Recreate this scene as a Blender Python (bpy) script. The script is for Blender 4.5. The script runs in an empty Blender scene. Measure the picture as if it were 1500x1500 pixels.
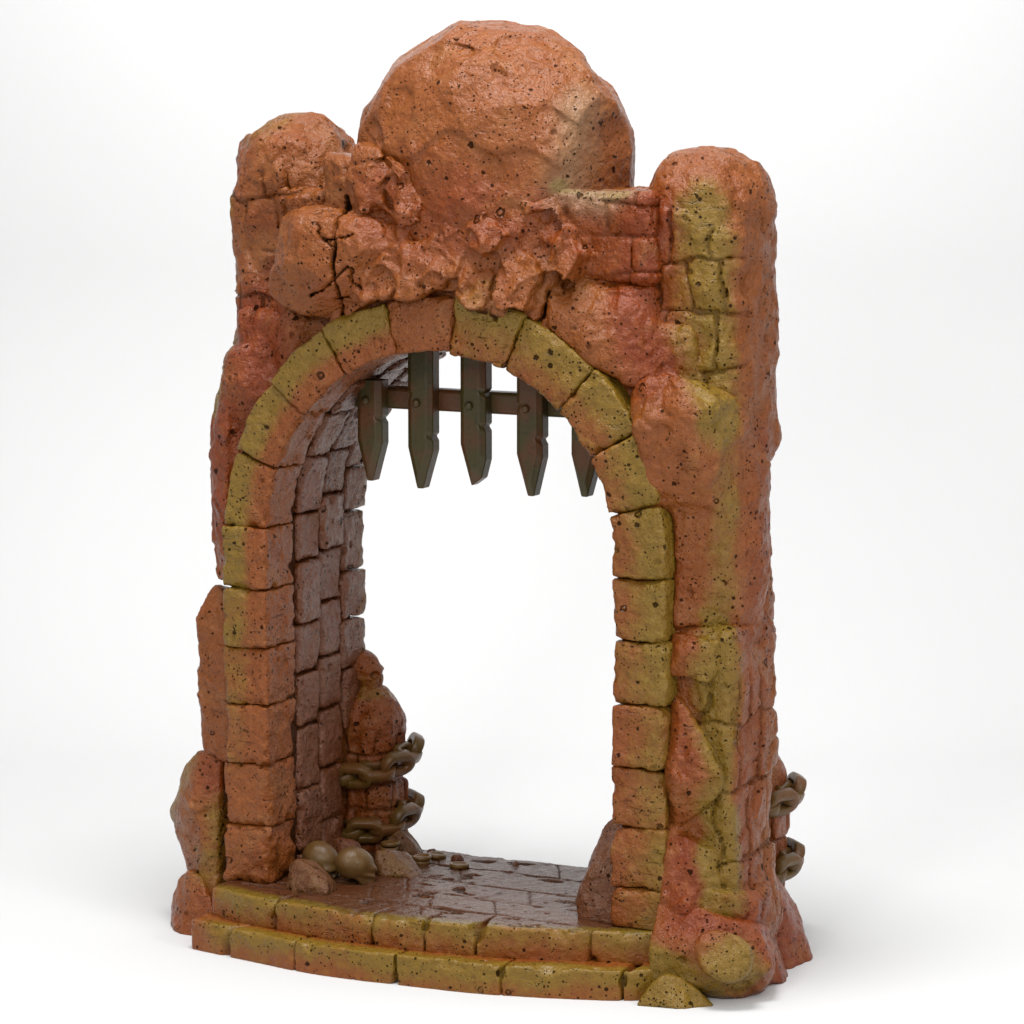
import bpy, bmesh, math, random
import numpy as np
from mathutils import Matrix, Vector

F4 = np.float32
scene = bpy.context.scene
COL = scene.collection
GZ = 0.10            # level of the white ground

# ------------------------------------------------------------------ noise
def _hash(ix, iy, iz, seed):
    h = (ix.astype(np.uint32) * np.uint32(374761393) + iy.astype(np.uint32) * np.uint32(668265263)
         + iz.astype(np.uint32) * np.uint32(2147483647) + np.uint32((seed * 974634777 + 1013904223) & 0xffffffff))
    h ^= h >> np.uint32(13); h *= np.uint32(1274126177); h ^= h >> np.uint32(16)
    h *= np.uint32(2246822519); h ^= h >> np.uint32(15)
    return h
def _h01(h): return (h & np.uint32(0xffffff)).astype(F4) / F4(0xffffff)

def vnoise(P, seed=0):
    """smooth value noise in -1..1"""
    I = np.floor(P); f = (P - I).astype(F4); I = I.astype(np.int64)
    f = f * f * f * (f * (f * 6 - 15) + 10)
    r = 0
    for dx in (0, 1):
        wx = f[:, 0] if dx else 1 - f[:, 0]
        for dy in (0, 1):
            wy = f[:, 1] if dy else 1 - f[:, 1]
            for dz in (0, 1):
                wz = f[:, 2] if dz else 1 - f[:, 2]
                r = r + wx * wy * wz * _h01(_hash(I[:, 0] + dx, I[:, 1] + dy, I[:, 2] + dz, seed))
    return r * 2 - 1
def fbm(P, freq, octs=3, seed=0, gain=.5):
    a, s, r = 1.0, 0.0, 0
    for o in range(octs):
        r = r + a * vnoise(P * freq + 17.3 * o + seed * 3.1, seed + o); s += a
        a *= gain; freq *= 2.03
    return r / s
def worley(P, freq, seed=0):
    """F1, F2, hash01 of the nearest cell, vector to its seed (cell units)"""
    Q = (P * freq).astype(F4); I = np.floor(Q).astype(np.int64)
    n = len(P); F1 = np.full(n, 9, F4); F2 = np.full(n, 9, F4); ID = np.zeros(n, F4); V = np.zeros((n, 3), F4)
    for dx in (-1, 0, 1):
        for dy in (-1, 0, 1):
            for dz in (-1, 0, 1):
                h = _hash(I[:, 0] + dx, I[:, 1] + dy, I[:, 2] + dz, seed)
                h2 = _hash(I[:, 0] + dx, I[:, 1] + dy, I[:, 2] + dz, seed + 71)
                h3 = _hash(I[:, 0] + dx, I[:, 1] + dy, I[:, 2] + dz, seed + 131)
                v = np.stack([I[:, 0] + dx + _h01(h) - Q[:, 0], I[:, 1] + dy + _h01(h2) - Q[:, 1],
                              I[:, 2] + dz + _h01(h3) - Q[:, 2]], 1).astype(F4)
                d = np.sqrt((v * v).sum(1))
                c = d < F1
                F2 = np.where(c, F1, np.minimum(F2, d)); F1 = np.where(c, d, F1)
                ID = np.where(c, _h01(_hash(I[:, 0] + dx, I[:, 1] + dy, I[:, 2] + dz, seed + 7)), ID); V[c] = v[c]
    return F1, F2, ID, V
def sstep(a, b, x):
    t = np.clip((x - a) / (b - a), 0, 1); return t * t * (3 - 2 * t)

# ------------------------------------------------------------------ sculpting volume
class Vol:
    def __init__(s, lo, hi, h):
        s.lo = np.array(lo, float); s.h = h
        n = np.ceil((np.array(hi) - s.lo) / h).astype(int) + 1
        s.ax = [(s.lo[i] + h * np.arange(n[i])).astype(F4) for i in range(3)]
        s.S = np.full(n, 5.0, F4)
    def _sl(s, lo, hi):
        r = []
        for i in range(3):
            a = int(np.searchsorted(s.ax[i], lo[i])); b = int(np.searchsorted(s.ax[i], hi[i]))
            r.append(slice(max(a - 1, 0), max(b + 1, 1)))
        return tuple(r)
    def _grid(s, sl):
        return (s.ax[0][sl[0]][:, None, None], s.ax[1][sl[1]][None, :, None], s.ax[2][sl[2]][None, None, :])
    def add(s, fn, lo, hi, k=.06, pad=.35):
        sl = s._sl(np.array(lo) - pad, np.array(hi) + pad)
        d = fn(*s._grid(sl)); a = s.S[sl]
        m = np.maximum(k - np.abs(a - d), 0) / k
        s.S[sl] = np.minimum(a, d) - m * m * k * .25
        return s
    def cut(s, fn, lo, hi, k=.04, pad=.2):
        sl = s._sl(np.array(lo) - pad, np.array(hi) + pad)
        d = -fn(*s._grid(sl)); a = s.S[sl]
        m = np.maximum(k - np.abs(a - d), 0) / k
        s.S[sl] = np.maximum(a, d) + m * m * k * .25
        return s
    def band(s, fn, w=.3):
        I = np.nonzero(np.abs(s.S) < w)
        P = np.stack([s.ax[i][I[i]] for i in range(3)], 1)
        s.S[I] += fn(P)
        return s
    def mesh(s):
        S = s.S
        S[0], S[-1], S[:, 0], S[:, -1], S[:, :, 0], S[:, :, -1] = 1, 1, 1, 1, 1, 1
        B = S < 0
        c = B[:-1, :-1, :-1].astype(np.int8)
        cnt = sum(B[dx:B.shape[0] - 1 + dx, dy:B.shape[1] - 1 + dy, dz:B.shape[2] - 1 + dz].astype(np.int8)
                  for dx in (0, 1) for dy in (0, 1) for dz in (0, 1))
        cell = (cnt > 0) & (cnt < 8)
        I = np.stack(np.nonzero(cell), 1)
        idx = np.full(cell.shape, -1, np.int64); idx[cell] = np.arange(len(I))
        pos = np.zeros((len(I), 3)); k = np.zeros(len(I))
        cor = [(a, b, c) for a in (0, 1) for b in (0, 1) for c in (0, 1)]
        val = {q: S[I[:, 0] + q[0], I[:, 1] + q[1], I[:, 2] + q[2]] for q in cor}
        for q in cor:
            for ax in range(3):
                if q[ax] == 0:
                    r = list(q); r[ax] = 1; r = tuple(r)
                    va, vb = val[q], val[r]; x = (va < 0) != (vb < 0)
                    t = np.where(x, va / np.where(x, va - vb, 1), 0)
                    p = np.tile(np.array(q, float), (len(I), 1)); p[:, ax] += t
                    pos += p * x[:, None]; k += x
        V = s.lo + (I + pos / k[:, None]) * s.h
        faces = []
        for ax in range(3):
            sl0 = [slice(1, -1)] * 3; sl1 = [slice(1, -1)] * 3
            sl0[ax] = slice(0, -1); sl1[ax] = slice(1, None)
            a, b = B[tuple(sl0)], B[tuple(sl1)]
            E = np.stack(np.nonzero(a != b), 1)
            inside = a[E[:, 0], E[:, 1], E[:, 2]]
            o = np.ones(3, int); o[ax] = 0
            E = E + o
            u, v = (ax + 1) % 3, (ax + 2) % 3
            def cid(du, dv):
                J = E.copy(); J[:, u] -= du; J[:, v] -= dv
                return idx[J[:, 0], J[:, 1], J[:, 2]]
            q = np.stack([cid(1, 1), cid(0, 1), cid(0, 0), cid(1, 0)], 1)
            q[~inside] = q[~inside][:, ::-1]
            faces.append(q)
        Fq = np.concatenate(faces)
        return V, Fq[(Fq >= 0).all(1)]

def normals(V, Fq):
    d1 = V[Fq[:, 2]] - V[Fq[:, 0]]; d2 = V[Fq[:, 3]] - V[Fq[:, 1]]
    n = np.cross(d1, d2); N = np.zeros_like(V)
    for j in range(4):
        for a in range(3):
            N[:, a] += np.bincount(Fq[:, j], n[:, a], len(V))
    return N / np.maximum(np.linalg.norm(N, axis=1, keepdims=True), 1e-9)

def chisel(P, freq, seed):
    """flat tool cuts: cells of planar tilt meeting in crisp steps, about -.5..+.5"""
    Q = P + fbm(P, freq * .9, 2, seed)[:, None] * .22 / freq
    F1, F2, ID, V = worley(Q, freq, seed)
    a = ID * 6.283 * 7; b = ID * 91.7 % 1 * 2 - 1; c = np.sqrt(1 - b * b)
    return (V[:, 0] * np.cos(a) * c + V[:, 1] * np.sin(a) * c + V[:, 2] * b) * sstep(0, .12, F2 - F1)

# ------------------------------------------------------------------ shapes (signed distances)
def rbox(c, hf, r=.12, yaw=0.0):
    cs, sn = math.cos(yaw), math.sin(yaw)
    def f(x, y, z):
        X, Y, Z = x - c[0], y - c[1], z - c[2]
        a, b = X * cs + Y * sn, -X * sn + Y * cs
        q = [np.abs(a) - (hf[0] - r), np.abs(b) - (hf[1] - r), np.abs(Z) - (hf[2] - r)]
        o = np.sqrt(np.maximum(q[0], 0) ** 2 + np.maximum(q[1], 0) ** 2 + np.maximum(q[2], 0) ** 2)
        return o + np.minimum(np.maximum(np.maximum(q[0], q[1]), q[2]), 0) - r
    return f
def ell(c, r, e=2.0):
    m = min(r)
    def f(x, y, z):
        q = (np.abs((x - c[0]) / r[0]) ** e + np.abs((y - c[1]) / r[1]) ** e + np.abs((z - c[2]) / r[2]) ** e) ** (1 / e)
        return (q - 1) * m
    return f
def facets(c, r, n, seed, lo=.93, hi=1.0, k=.02, extra=(), e=2.0, base=1.0):
    """ellipsoid chiselled by flat cuts"""
    rg = np.random.default_rng(seed); m = sum(r) / 3
    D = rg.normal(size=(n, 3)); D /= np.linalg.norm(D, axis=1, keepdims=True)
    O = rg.uniform(lo, hi, n)
    pl = [(d, o) for d, o in zip(D, O)] + [(np.array(d) / np.linalg.norm(d), o) for d, o in extra]
    def f(x, y, z):
        X, Y, Z = (x - c[0]) / r[0], (y - c[1]) / r[1], (z - c[2]) / r[2]
        a = ((np.abs(X) ** e + np.abs(Y) ** e + np.abs(Z) ** e) ** (1 / e) - base).astype(F4)
        for d, o in pl:
            b = (X * F4(d[0]) + Y * F4(d[1]) + Z * F4(d[2]) - F4(o))
            t = np.maximum(k - np.abs(a - b), 0) / k
            a = np.maximum(a, b) + t * t * k * .25
        return a * m * .9
    return f
def hull(pts, k=.05):
    """rock bounded by the convex hull of the points, edges softened"""
    bm = bmesh.new()
    for p in pts: bm.verts.new(p)
    bmesh.ops.convex_hull(bm, input=bm.verts)
    bm.normal_update()
    cen = np.mean(np.array(pts), 0); pl = []
    for f_ in bm.faces:
        n = np.array(f_.normal); p = np.array(f_.verts[0].co)
        if np.dot(n, cen - p) > 0: n = -n
        if not any(np.dot(n, q[0]) > .9995 for q in pl): pl.append((n, np.dot(n, p)))
    bm.free()
    def f(x, y, z):
        a = None
        for n, d in pl:
            b = (x * F4(n[0]) + y * F4(n[1]) + z * F4(n[2]) - F4(d))
            if a is None: a = b + 0 * (x + y + z)
            else:
                t = np.maximum(k - np.abs(a - b), 0) / k
                a = np.maximum(a, b) + t * t * k * .25
        return a
    A = np.array(pts); f.lo, f.hi = A.min(0), A.max(0)
    return f
def seg_dist(A2, P2):
    d = np.full(len(P2), 9.0)
    for a, b in zip(A2[:-1], A2[1:]):
        a = np.array(a); b = np.array(b); ab = b - a
        t = np.clip(((P2 - a) @ ab) / (ab @ ab), 0, 1)
        d = np.minimum(d, np.linalg.norm(P2 - a - t[:, None] * ab, axis=1))
    return d

def bricks(u, z, rh, bw, seed, P, wob=.05, gap=.03):
    """(groove 0..1, hash of the brick) of a wandering brick bond"""
    w = fbm(P, 1.7, 2, seed + 5) * wob
    w2 = fbm(P + 31, 1.7, 2, seed + 6) * wob
    zz = (z + w) / rh; row = np.floor(zz).astype(np.int64)
    off = _h01(_hash(row, row * 0 + 3, row * 0, seed)); sc = .75 + .6 * _h01(_hash(row, row * 0 + 9, row * 0, seed))
    uu = (u + w2) / (bw * sc) + off * 3; cl = np.floor(uu).astype(np.int64)
    fz = zz - row; fu = uu - cl
    dz = np.minimum(fz, 1 - fz) * rh; du = np.minimum(fu, 1 - fu) * bw * sc
    d = np.minimum(dz, du)
    return np.exp(-(d / gap) ** 2), _h01(_hash(row, cl, row * 0 + 1, seed + 2))

# ------------------------------------------------------------------ objects
def link(o, parent=None):
    COL.objects.link(o)
    if parent is not None: o.parent = parent
    return o
def tag(o, label=None, cat=None, group=None, kind=None):
    if label: o['label'] = label
    if cat: o['category'] = cat
    if group: o['group'] = group
    if kind: o['kind'] = kind
    return o
def thing(name, label, cat, loc=(0, 0, 0), group=None):
    o = bpy.data.objects.new(name, None); o.location = loc; o.empty_display_size = .3
    COL.objects.link(o)
    return tag(o, label, cat, group)
def np_mesh(name, V, Fq, mat, parent=None, paint=None, origin=None, smooth=True):
    V = np.asarray(V, float); Fq = np.asarray(Fq)
    if origin is None:
        origin = np.zeros(3)
    me = bpy.data.meshes.new(name)
    me.vertices.add(len(V)); me.vertices.foreach_set('co', (V - origin).astype(F4).ravel())
    nv = Fq.shape[1]
    me.loops.add(Fq.size); me.loops.foreach_set('vertex_index', Fq.astype(np.int32).ravel())
    me.polygons.add(len(Fq)); me.polygons.foreach_set('loop_start', np.arange(0, Fq.size, nv, dtype=np.int32))
    me.polygons.foreach_set('loop_total', np.full(len(Fq), nv, np.int32))
    me.polygons.foreach_set('use_smooth', np.full(len(Fq), smooth))
    me.update(calc_edges=True); me.validate()
    if paint is not None:
        at = me.color_attributes.new('paint', 'FLOAT_COLOR', 'POINT')
        at.data.foreach_set('color', paint.astype(F4).ravel())
    if mat: me.materials.append(mat)
    o = bpy.data.objects.new(name, me)
    link(o, parent)
    if parent is None or True:
        po = np.array(parent.location) if parent is not None else np.zeros(3)
        o.location = tuple(np.asarray(origin) - po) if parent is not None else tuple(origin)
    return o

# paint: R = red wash, G = olive wash, B = grey bloom, A = grime lying in joints, cracks and pits
OLIVE = [  # (a, b, radius, strength) capsules of airbrushed olive
    ((4.25, .3, 8.6), (4.15, .3, 11.4), .55, .95), 
    ((4.55, .3, 5.6), (4.55, .3, 8.4), .45, .75), ((4.0, .05, 8.2), (4.1, .05, 6.6), .5, .28),
    ((4.35, .3, 1.6), (4.35, .3, 5.4), .45, .95),
    ((-4.15, .6, 8.4), (-4.1, .6, 12.2), .55, .9), ((-3.4, .6, 12.5), (-3.4, 1.2, 12.6), .7, .55),
    ((-4.9, .6, 1.6), (-4.5, .6, 2.7), .45, .7), ((-3.85, .1, .9), (-3.8, .1, 2.2), .35, .6),
    ((4.9, -.35, .7), (5.0, -.2, .6), .55, .9), ((3.9, -.5, .5), (4.4, -.4, .35), .55, .85),
    ((1.1, -.2, 9.95), (.8, -.2, 9.75), .35, .4),
    ((2.0, .3, 11.58), (2.9, .3, 11.58), .22, .7), ((2.3, -.1, 11.9), (2.5, .4, 12.2), .4, .25),
]
RED = [
    ((-.6, -.2, 11.3), (1.6, -.2, 11.2), .75, .6), ((.2, -.3, 10.5), (1.2, -.3, 10.4), .6, .2),
    ((3.3, .3, 9.0), (3.3, .3, 11.2), .5, 1.0), ((2.2, .3, 11.0), (2.9, .3, 10.6), .6, .7),
    ((3.7, .2, 9.0), (4.0, .25, 9.0), .28, .4),
    ((-2.9, .3, 8.4), (-3.2, .3, 9.6), .7, .95), ((-3.8, .4, 6.2), (-3.7, .3, 8.2), .55, .9),
    ((-3.0, .2, 10.9), (-2.9, .2, 9.6), .4, .6),
    ((4.1, -.2, 1.4), (4.1, -.2, 2.4), .5, .95), ((4.5, 0, 1.3), (4.9, .8, 1.2), .5, .9),
    ((4.0, -.2, 3.6), (3.9, -.2, 4.3), .35, .6), ((4.9, 1.6, .4), (4.8, 2.8, .4), .7, .7),
    ((-4.1, .2, 2.7), (-4.0, .2, 2.6), .35, .7), ((4.75, .8, 2.2), (4.75, 1.4, 8), .5, .45),
    ((5.2, .3, .8), (4.9, .4, 1.2), .35, .8), ((4.3, -.3, 1.3), (4.5, -.3, 1.2), .35, .5),
    ((3.75, .1, 6.2), (3.75, .1, 5.3), .4, .35),
]
GREY = [((2.45, .3, 11.7), (2.5, .4, 12.8), .7, .42), ((-2.0, .5, 12.4), (-1.6, .4, 13), .3, .3)]
def capsules(P, L):
    r = np.zeros(len(P))
    for a, b, rad, st in L:
        a = np.array(a); ab = np.array(b) - a; L2 = ab @ ab
        t = np.clip(((P - a) @ ab) / L2, 0, 1) if L2 > 0 else np.zeros(len(P))
        d = np.linalg.norm(P - a - t[:, None] * ab, axis=1)
        r = np.maximum(r, st * sstep(rad * 1.35, rad * .35, d))
    return r
def paint_of(P, red=0.0, olive=0.0, grime=0.0, fields=True, grey=0.0):
    n = len(P); c = np.zeros((n, 4))
    w = fbm(P, .9, 3, 41) * .35
    Q = P + np.stack([w, w * 0, -w], 1)
    c[:, 0] = (capsules(Q, RED) if fields else 0) + red
    c[:, 1] = (capsules(Q, OLIVE) if fields else 0) + olive
    c[:, 2] = (capsules(Q, GREY) if fields else 0) + grey
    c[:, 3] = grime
    return np.clip(c, 0, 1)

def erode(V, Fq, amp=.02, pits=.05, seed=0, pf=1.5, fine=.006, prob=.55):
    """vertex-level weathering: soft bumps, chips, and round craters"""
    N = normals(V, Fq)
    d = fbm(V, 3.1, 3, seed + 3) * amp + fbm(V, 9, 3, seed + 4) * fine * 1.5 + chisel(V, 1.7, seed + 40) * amp * 2.6 + chisel(V, 4.3, seed + 41) * amp * .9
    g = np.zeros(len(V))
    if pits:
        for f_, pr, ra, dp in ((pf * .8, prob * .6, .085, .8), (pf * 2.2, prob * .5, .050, .8)):
            F1, F2, ID, _ = worley(V, f_, seed + 11 + int(f_ * 3))
            r = ra * (.55 + .75 * ((ID * 57.3) % 1)); on = ID < pr
            t = F1 / f_ / r
            hole = np.where(on, sstep(1.0, .55, t), 0)
            floor_ = np.where(on & (ra > .08), sstep(.6, .1, t) * .6, 0)      # old craters keep a core
            rim = np.where(on, np.exp(-((t - 1.15) / .22) ** 2) * .18, 0)
            d = d - pits * dp * (hole - floor_) + pits * dp * rim
            g = np.maximum(g, (hole - floor_) * .35)
    return V + N * d[:, None], g

def sculpt(name, vol, mat, parent=None, origin=None, amp=.02, pits=.05, seed=0, red=0., olive=0., grime_fn=None,
           fine=.006, pf=1.5, prob=.55, fields=True, grey=0.0, pg=.6):
    V, Fq = vol.mesh()
    gr = np.zeros(len(V)) if grime_fn is None else grime_fn(V)
    V2, g = erode(V, Fq, amp, pits, seed, pf, fine, prob)
    ol = olive(V) if callable(olive) else olive
    rd = red(V) if callable(red) else red
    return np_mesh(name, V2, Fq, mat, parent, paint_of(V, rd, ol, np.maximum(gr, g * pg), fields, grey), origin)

# ------------------------------------------------------------------ materials
def nt(name):
    m = bpy.data.materials.new(name); m.use_nodes = True
    t = m.node_tree; b = t.nodes['Principled BSDF']
    return m, t, b
class NB:
    def __init__(s, t): s.t = t
    def n(s, ty, **kw):
        o = s.t.nodes.new(ty)
        for k, v in kw.items(): setattr(o, k, v)
        return o
    def l(s, a, b): s.t.links.new(a, b)
    def val(s, sock, v):
        if hasattr(v, 'links') or isinstance(v, bpy.types.NodeSocket): s.l(v, sock)
        else: sock.default_value = v
    def math(s, op, a, b=None, c=None, clamp=False):
        o = s.n('ShaderNodeMath', operation=op, use_clamp=clamp)
        s.val(o.inputs[0], a)
        if b is not None: s.val(o.inputs[1], b)
        if c is not None: s.val(o.inputs[2], c)
        return o.outputs[0]
    def ss(s, x, a, b):
        o = s.n('ShaderNodeMapRange', interpolation_type='SMOOTHSTEP')
        s.val(o.inputs['Value'], x); o.inputs['From Min'].default_value = a; o.inputs['From Max'].default_value = b
        return o.outputs[0]
    def mix(s, f, a, b, blend='MIX'):
        o = s.n('ShaderNodeMix', data_type='RGBA', blend_type=blend)
        s.val(o.inputs[0], f); s.val(o.inputs[6], a); s.val(o.inputs[7], b)
        return o.outputs[2]
    def noise(s, vec, sc, det=4, rough=.55, out=0):
        o = s.n('ShaderNodeTexNoise'); s.l(vec, o.inputs['Vector'])
        o.inputs['Scale'].default_value = sc; o.inputs['Detail'].default_value = det; o.inputs['Roughness'].default_value = rough
        return o.outputs[out]
def rgb(r, g, b): return (r, g, b, 1)

def stone(name, base, red, olive, rough=.28, pore=1.0, dark=(.014, .005, .002), spec=.30, mott=1.0, chis=1.0, bump=1.0):
    m, t, b = nt(name); N = NB(t)
    geo = N.n('ShaderNodeNewGeometry').outputs['Position']
    at = N.n('ShaderNodeAttribute', attribute_name='paint')
    sep = N.n('ShaderNodeSeparateColor'); N.l(at.outputs['Color'], sep.inputs[0])
    n1 = N.noise(geo, .75, 3); n2 = N.noise(geo, 2.6, 5); n3 = N.noise(geo, 9, 4, .6); n4 = N.noise(geo, 30, 3, .6)
    # airbrushed hues wander a little round the painted patches
    r = N.math('ADD', sep.outputs[0], N.math('MULTIPLY', N.math('SUBTRACT', n2, .52), .9 * mott), clamp=True)
    r = N.math('ADD', r, N.math('MULTIPLY', N.ss(n1, .56, .72), .25 * mott), clamp=True)
    o = N.math('ADD', sep.outputs[1], N.math('ADD', N.math('MULTIPLY', N.math('SUBTRACT', n2, .5), .85), N.math('MULTIPLY', N.math('SUBTRACT', n3, .5), .5)))
    o = N.math('MULTIPLY', N.ss(o, .22, .95), N.ss(sep.outputs[1], .02, .2))
    col = N.mix(r, rgb(*base), rgb(*red))
    col = N.mix(N.math('MULTIPLY', N.ss(n3, .52, .75), .42 * mott), col, rgb(base[0] * 1.2, base[1] * 1.5, base[2] * 1.9))
    tan = N.math('MULTIPLY', N.ss(N.noise(geo, 1.25, 4, .62), .52, .68), .50 * mott)
    col = N.mix(tan, col, rgb(base[0] * 1.20, base[1] * 1.65, base[2] * 2.9))
    col = N.mix(o, col, rgb(*olive))
    col = N.mix(sep.outputs[2], col, rgb(.25, .20, .12))
    # mottling of the paint
    mo = N.math('ADD', .66, N.math('ADD', N.math('MULTIPLY', n3, .50), N.math('MULTIPLY', n4, .18)))
    mc = N.n('ShaderNodeCombineColor')
    for i in range(3): N.l(mo, mc.inputs[i])
    col = N.mix(1.0, col, mc.outputs[0], 'MULTIPLY')
    # pores: three sizes, clustered
    hole = None
    for sc, pr, ra, ring in ((1.9, .85, .13, 1), (3.6, .34, .17, 0), (7.5, .62, .20, 0), (15.0, .72, .25, 0), (30.0, .30, .26, 0)):
        v = N.n('ShaderNodeTexVoronoi', feature='F1'); v.inputs['Scale'].default_value = sc
        w = N.n('ShaderNodeVectorMath', operation='ADD'); N.l(geo, w.inputs[0])
        wc = N.n('ShaderNodeVectorMath', operation='SUBTRACT'); N.l(N.noise(geo, sc * 2.2, 3, .6, out=1), wc.inputs[0]); wc.inputs[1].default_value = (.5, .5, .5)
        wn = N.n('ShaderNodeVectorMath', operation='SCALE'); N.l(wc.outputs[0], wn.inputs[0]); wn.inputs['Scale'].default_value = (.30 if ring else .34) / sc
        N.l(wn.outputs[0], w.inputs[1]); N.l(w.outputs[0], v.inputs['Vector'])
        sp = N.n('ShaderNodeSeparateColor'); N.l(v.outputs['Color'], sp.inputs[0])
        clus = N.math('MULTIPLY', N.ss(N.noise(geo, .55 + sc * .10, 3), .40, .62), pr * 1.5 * pore)
        on = N.math('LESS_THAN', sp.outputs[0], clus)
        rad = N.math('MULTIPLY', N.math('ADD', .45, N.math('MULTIPLY', sp.outputs[1], .75)), ra)
        q = N.math('DIVIDE', v.outputs['Distance'], rad)
        hd = N.math('MULTIPLY', N.math('SUBTRACT', 1.0, N.ss(q, .72, 1.0)), on)
        if ring:        # an old crater: a sharp rim line round a core
            core = N.math('SUBTRACT', 1.0, N.ss(q, .46, .72))
            core = N.math('MULTIPLY', core, N.math('ADD', .25, N.noise(geo, 7, 2)))
            hd = N.math('MULTIPLY', hd, N.math('SUBTRACT', 1.0, core, clamp=True), clamp=True)
            hd = N.math('MULTIPLY', hd, N.ss(N.noise(geo, 6.5, 2), .34, .52))
        h = N.math('MULTIPLY', hd, .8 if ring else 9.0 / (sc + 3))
        dk = N.math('MULTIPLY', hd, .8 if ring else .95)
        hole = (h, dk) if hole is None else (N.math('ADD', hole[0], h), N.math('MAXIMUM', hole[1], dk))
    # hairline chisel scratches
    ms = N.n('ShaderNodeMapping'); N.l(geo, ms.inputs[0]); ms.inputs['Scale'].default_value = (3.2, 3.2, 15)
    scr = N.ss(N.noise(ms.outputs[0], 1.0, 3, .6), .60, .70)
    scr = N.math('MULTIPLY', scr, N.ss(N.noise(geo, 1.3, 2), .50, .62))
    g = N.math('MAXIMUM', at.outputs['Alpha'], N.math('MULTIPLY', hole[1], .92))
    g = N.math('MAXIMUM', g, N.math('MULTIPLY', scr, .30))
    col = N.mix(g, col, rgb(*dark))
    N.l(col, b.inputs['Base Color'])
    N.l(N.math('ADD', rough - .08, N.math('MULTIPLY', n3, .18)), b.inputs['Roughness'])
    N.l(N.math('MULTIPLY', N.math('SUBTRACT', 1.0, g, clamp=True), spec), b.inputs['Specular IOR Level'])
    hgt = N.math('ADD', N.math('MULTIPLY', n3, .55), N.math('MULTIPLY', n4, .16))
    hgt = N.math('ADD', hgt, N.math('MULTIPLY', N.noise(geo, 5.0, 5, .6), .5))
    hgt = N.math('SUBTRACT', hgt, N.math('MULTIPLY', hole[0], 1.0))
    hgt = N.math('SUBTRACT', hgt, N.math('MULTIPLY', scr, .22))
    for sc, am in ((1.7, 1.5), (4.2, .9)):      # flat chisel cuts, crisp where two of them meet
        v = N.n('ShaderNodeTexVoronoi', feature='F1'); v.inputs['Scale'].default_value = sc
        wc = N.n('ShaderNodeVectorMath', operation='SUBTRACT'); N.l(N.noise(geo, sc * 1.3, 3, .55, out=1), wc.inputs[0]); wc.inputs[1].default_value = (.5, .5, .5)
        wn = N.n('ShaderNodeVectorMath', operation='SCALE'); N.l(wc.outputs[0], wn.inputs[0]); wn.inputs['Scale'].default_value = .45 / sc
        w = N.n('ShaderNodeVectorMath', operation='ADD'); N.l(geo, w.inputs[0]); N.l(wn.outputs[0], w.inputs[1]); N.l(w.outputs[0], v.inputs['Vector'])
        df = N.n('ShaderNodeVectorMath', operation='SUBTRACT'); N.l(w.outputs[0], df.inputs[0]); N.l(v.outputs['Position'], df.inputs[1])
        cc = N.n('ShaderNodeVectorMath', operation='SUBTRACT'); N.l(v.outputs['Color'], cc.inputs[0]); cc.inputs[1].default_value = (.5, .5, .5)
        dt = N.n('ShaderNodeVectorMath', operation='DOT_PRODUCT'); N.l(df.outputs[0], dt.inputs[0]); N.l(cc.outputs[0], dt.inputs[1])
        msk = N.ss(N.noise(geo, .9 * sc ** .5, 2), .36, .56)
        hgt = N.math('ADD', hgt, N.math('MULTIPLY', N.math('MULTIPLY', dt.outputs['Value'], am * chis * 3.0), msk))
    bp = N.n('ShaderNodeBump'); bp.inputs['Strength'].default_value = 1.0; bp.inputs['Distance'].default_value = .085 * bump
    N.l(hgt, bp.inputs['Height']); N.l(bp.outputs[0], b.inputs['Normal'])
    return m

BASE, REDC, OLV = (.192, .052, .008), (.168, .028, .003), (.172, .097, .010)
M_stone = stone('weathered_stone', BASE, REDC, OLV)
M_step = stone('step_stone', BASE, REDC, OLV, chis=.3, bump=.5)
M_block = stone('arch_block_stone', BASE, REDC, OLV, chis=.5)
M_dome = stone('dome_stone', BASE, REDC, OLV, chis=.55, bump=.85)
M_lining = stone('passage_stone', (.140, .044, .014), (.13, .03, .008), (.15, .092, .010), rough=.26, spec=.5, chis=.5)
M_floor = stone('worn_paving', (.075, .027, .010), (.090, .019, .006), (.13, .08, .008), rough=.27, pore=.6, mott=.7, chis=.12, bump=.40)
M_brown = stone('brown_rock', (.110, .040, .013), (.11, .022, .006), (.140, .078, .010), rough=.30, pore=.5)
def metal(name, c1, c2, c3, rough=.42, sc=2.4):
    m, t, b = nt(name); N = NB(t)
    tc = N.n('ShaderNodeNewGeometry').outputs['Position']
    n1 = N.noise(tc, sc, 4); n2 = N.noise(tc, 14, 4, .6); n3 = N.noise(tc, 40, 3)
    col = N.mix(N.ss(n1, .40, .62), rgb(*c1), rgb(*c2))
    col = N.mix(N.math('MULTIPLY', N.ss(n2, .55, .75), .6), col, rgb(*c3))
    N.l(col, b.inputs['Base Color'])
    N.l(N.math('ADD', rough - .1, N.math('MULTIPLY', n2, .2)), b.inputs['Roughness'])
    b.inputs['Specular IOR Level'].default_value = .35
    h = N.math('ADD', N.math('MULTIPLY', n2, .5), N.math('MULTIPLY', n3, .2))
    bp = N.n('ShaderNodeBump'); bp.inputs['Strength'].default_value = .45; bp.inputs['Distance'].default_value = .03
    N.l(h, bp.inputs['Height']); N.l(bp.outputs[0], b.inputs['Normal'])
    return m
M_bar = metal('portcullis_paint', (.046, .037, .009), (.082, .030, .009), (.016, .011, .006), .36, 1.6)
M_chain = metal('chain_paint', (.125, .050, .013), (.095, .050, .009), (.038, .015, .006), .36)
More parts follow.
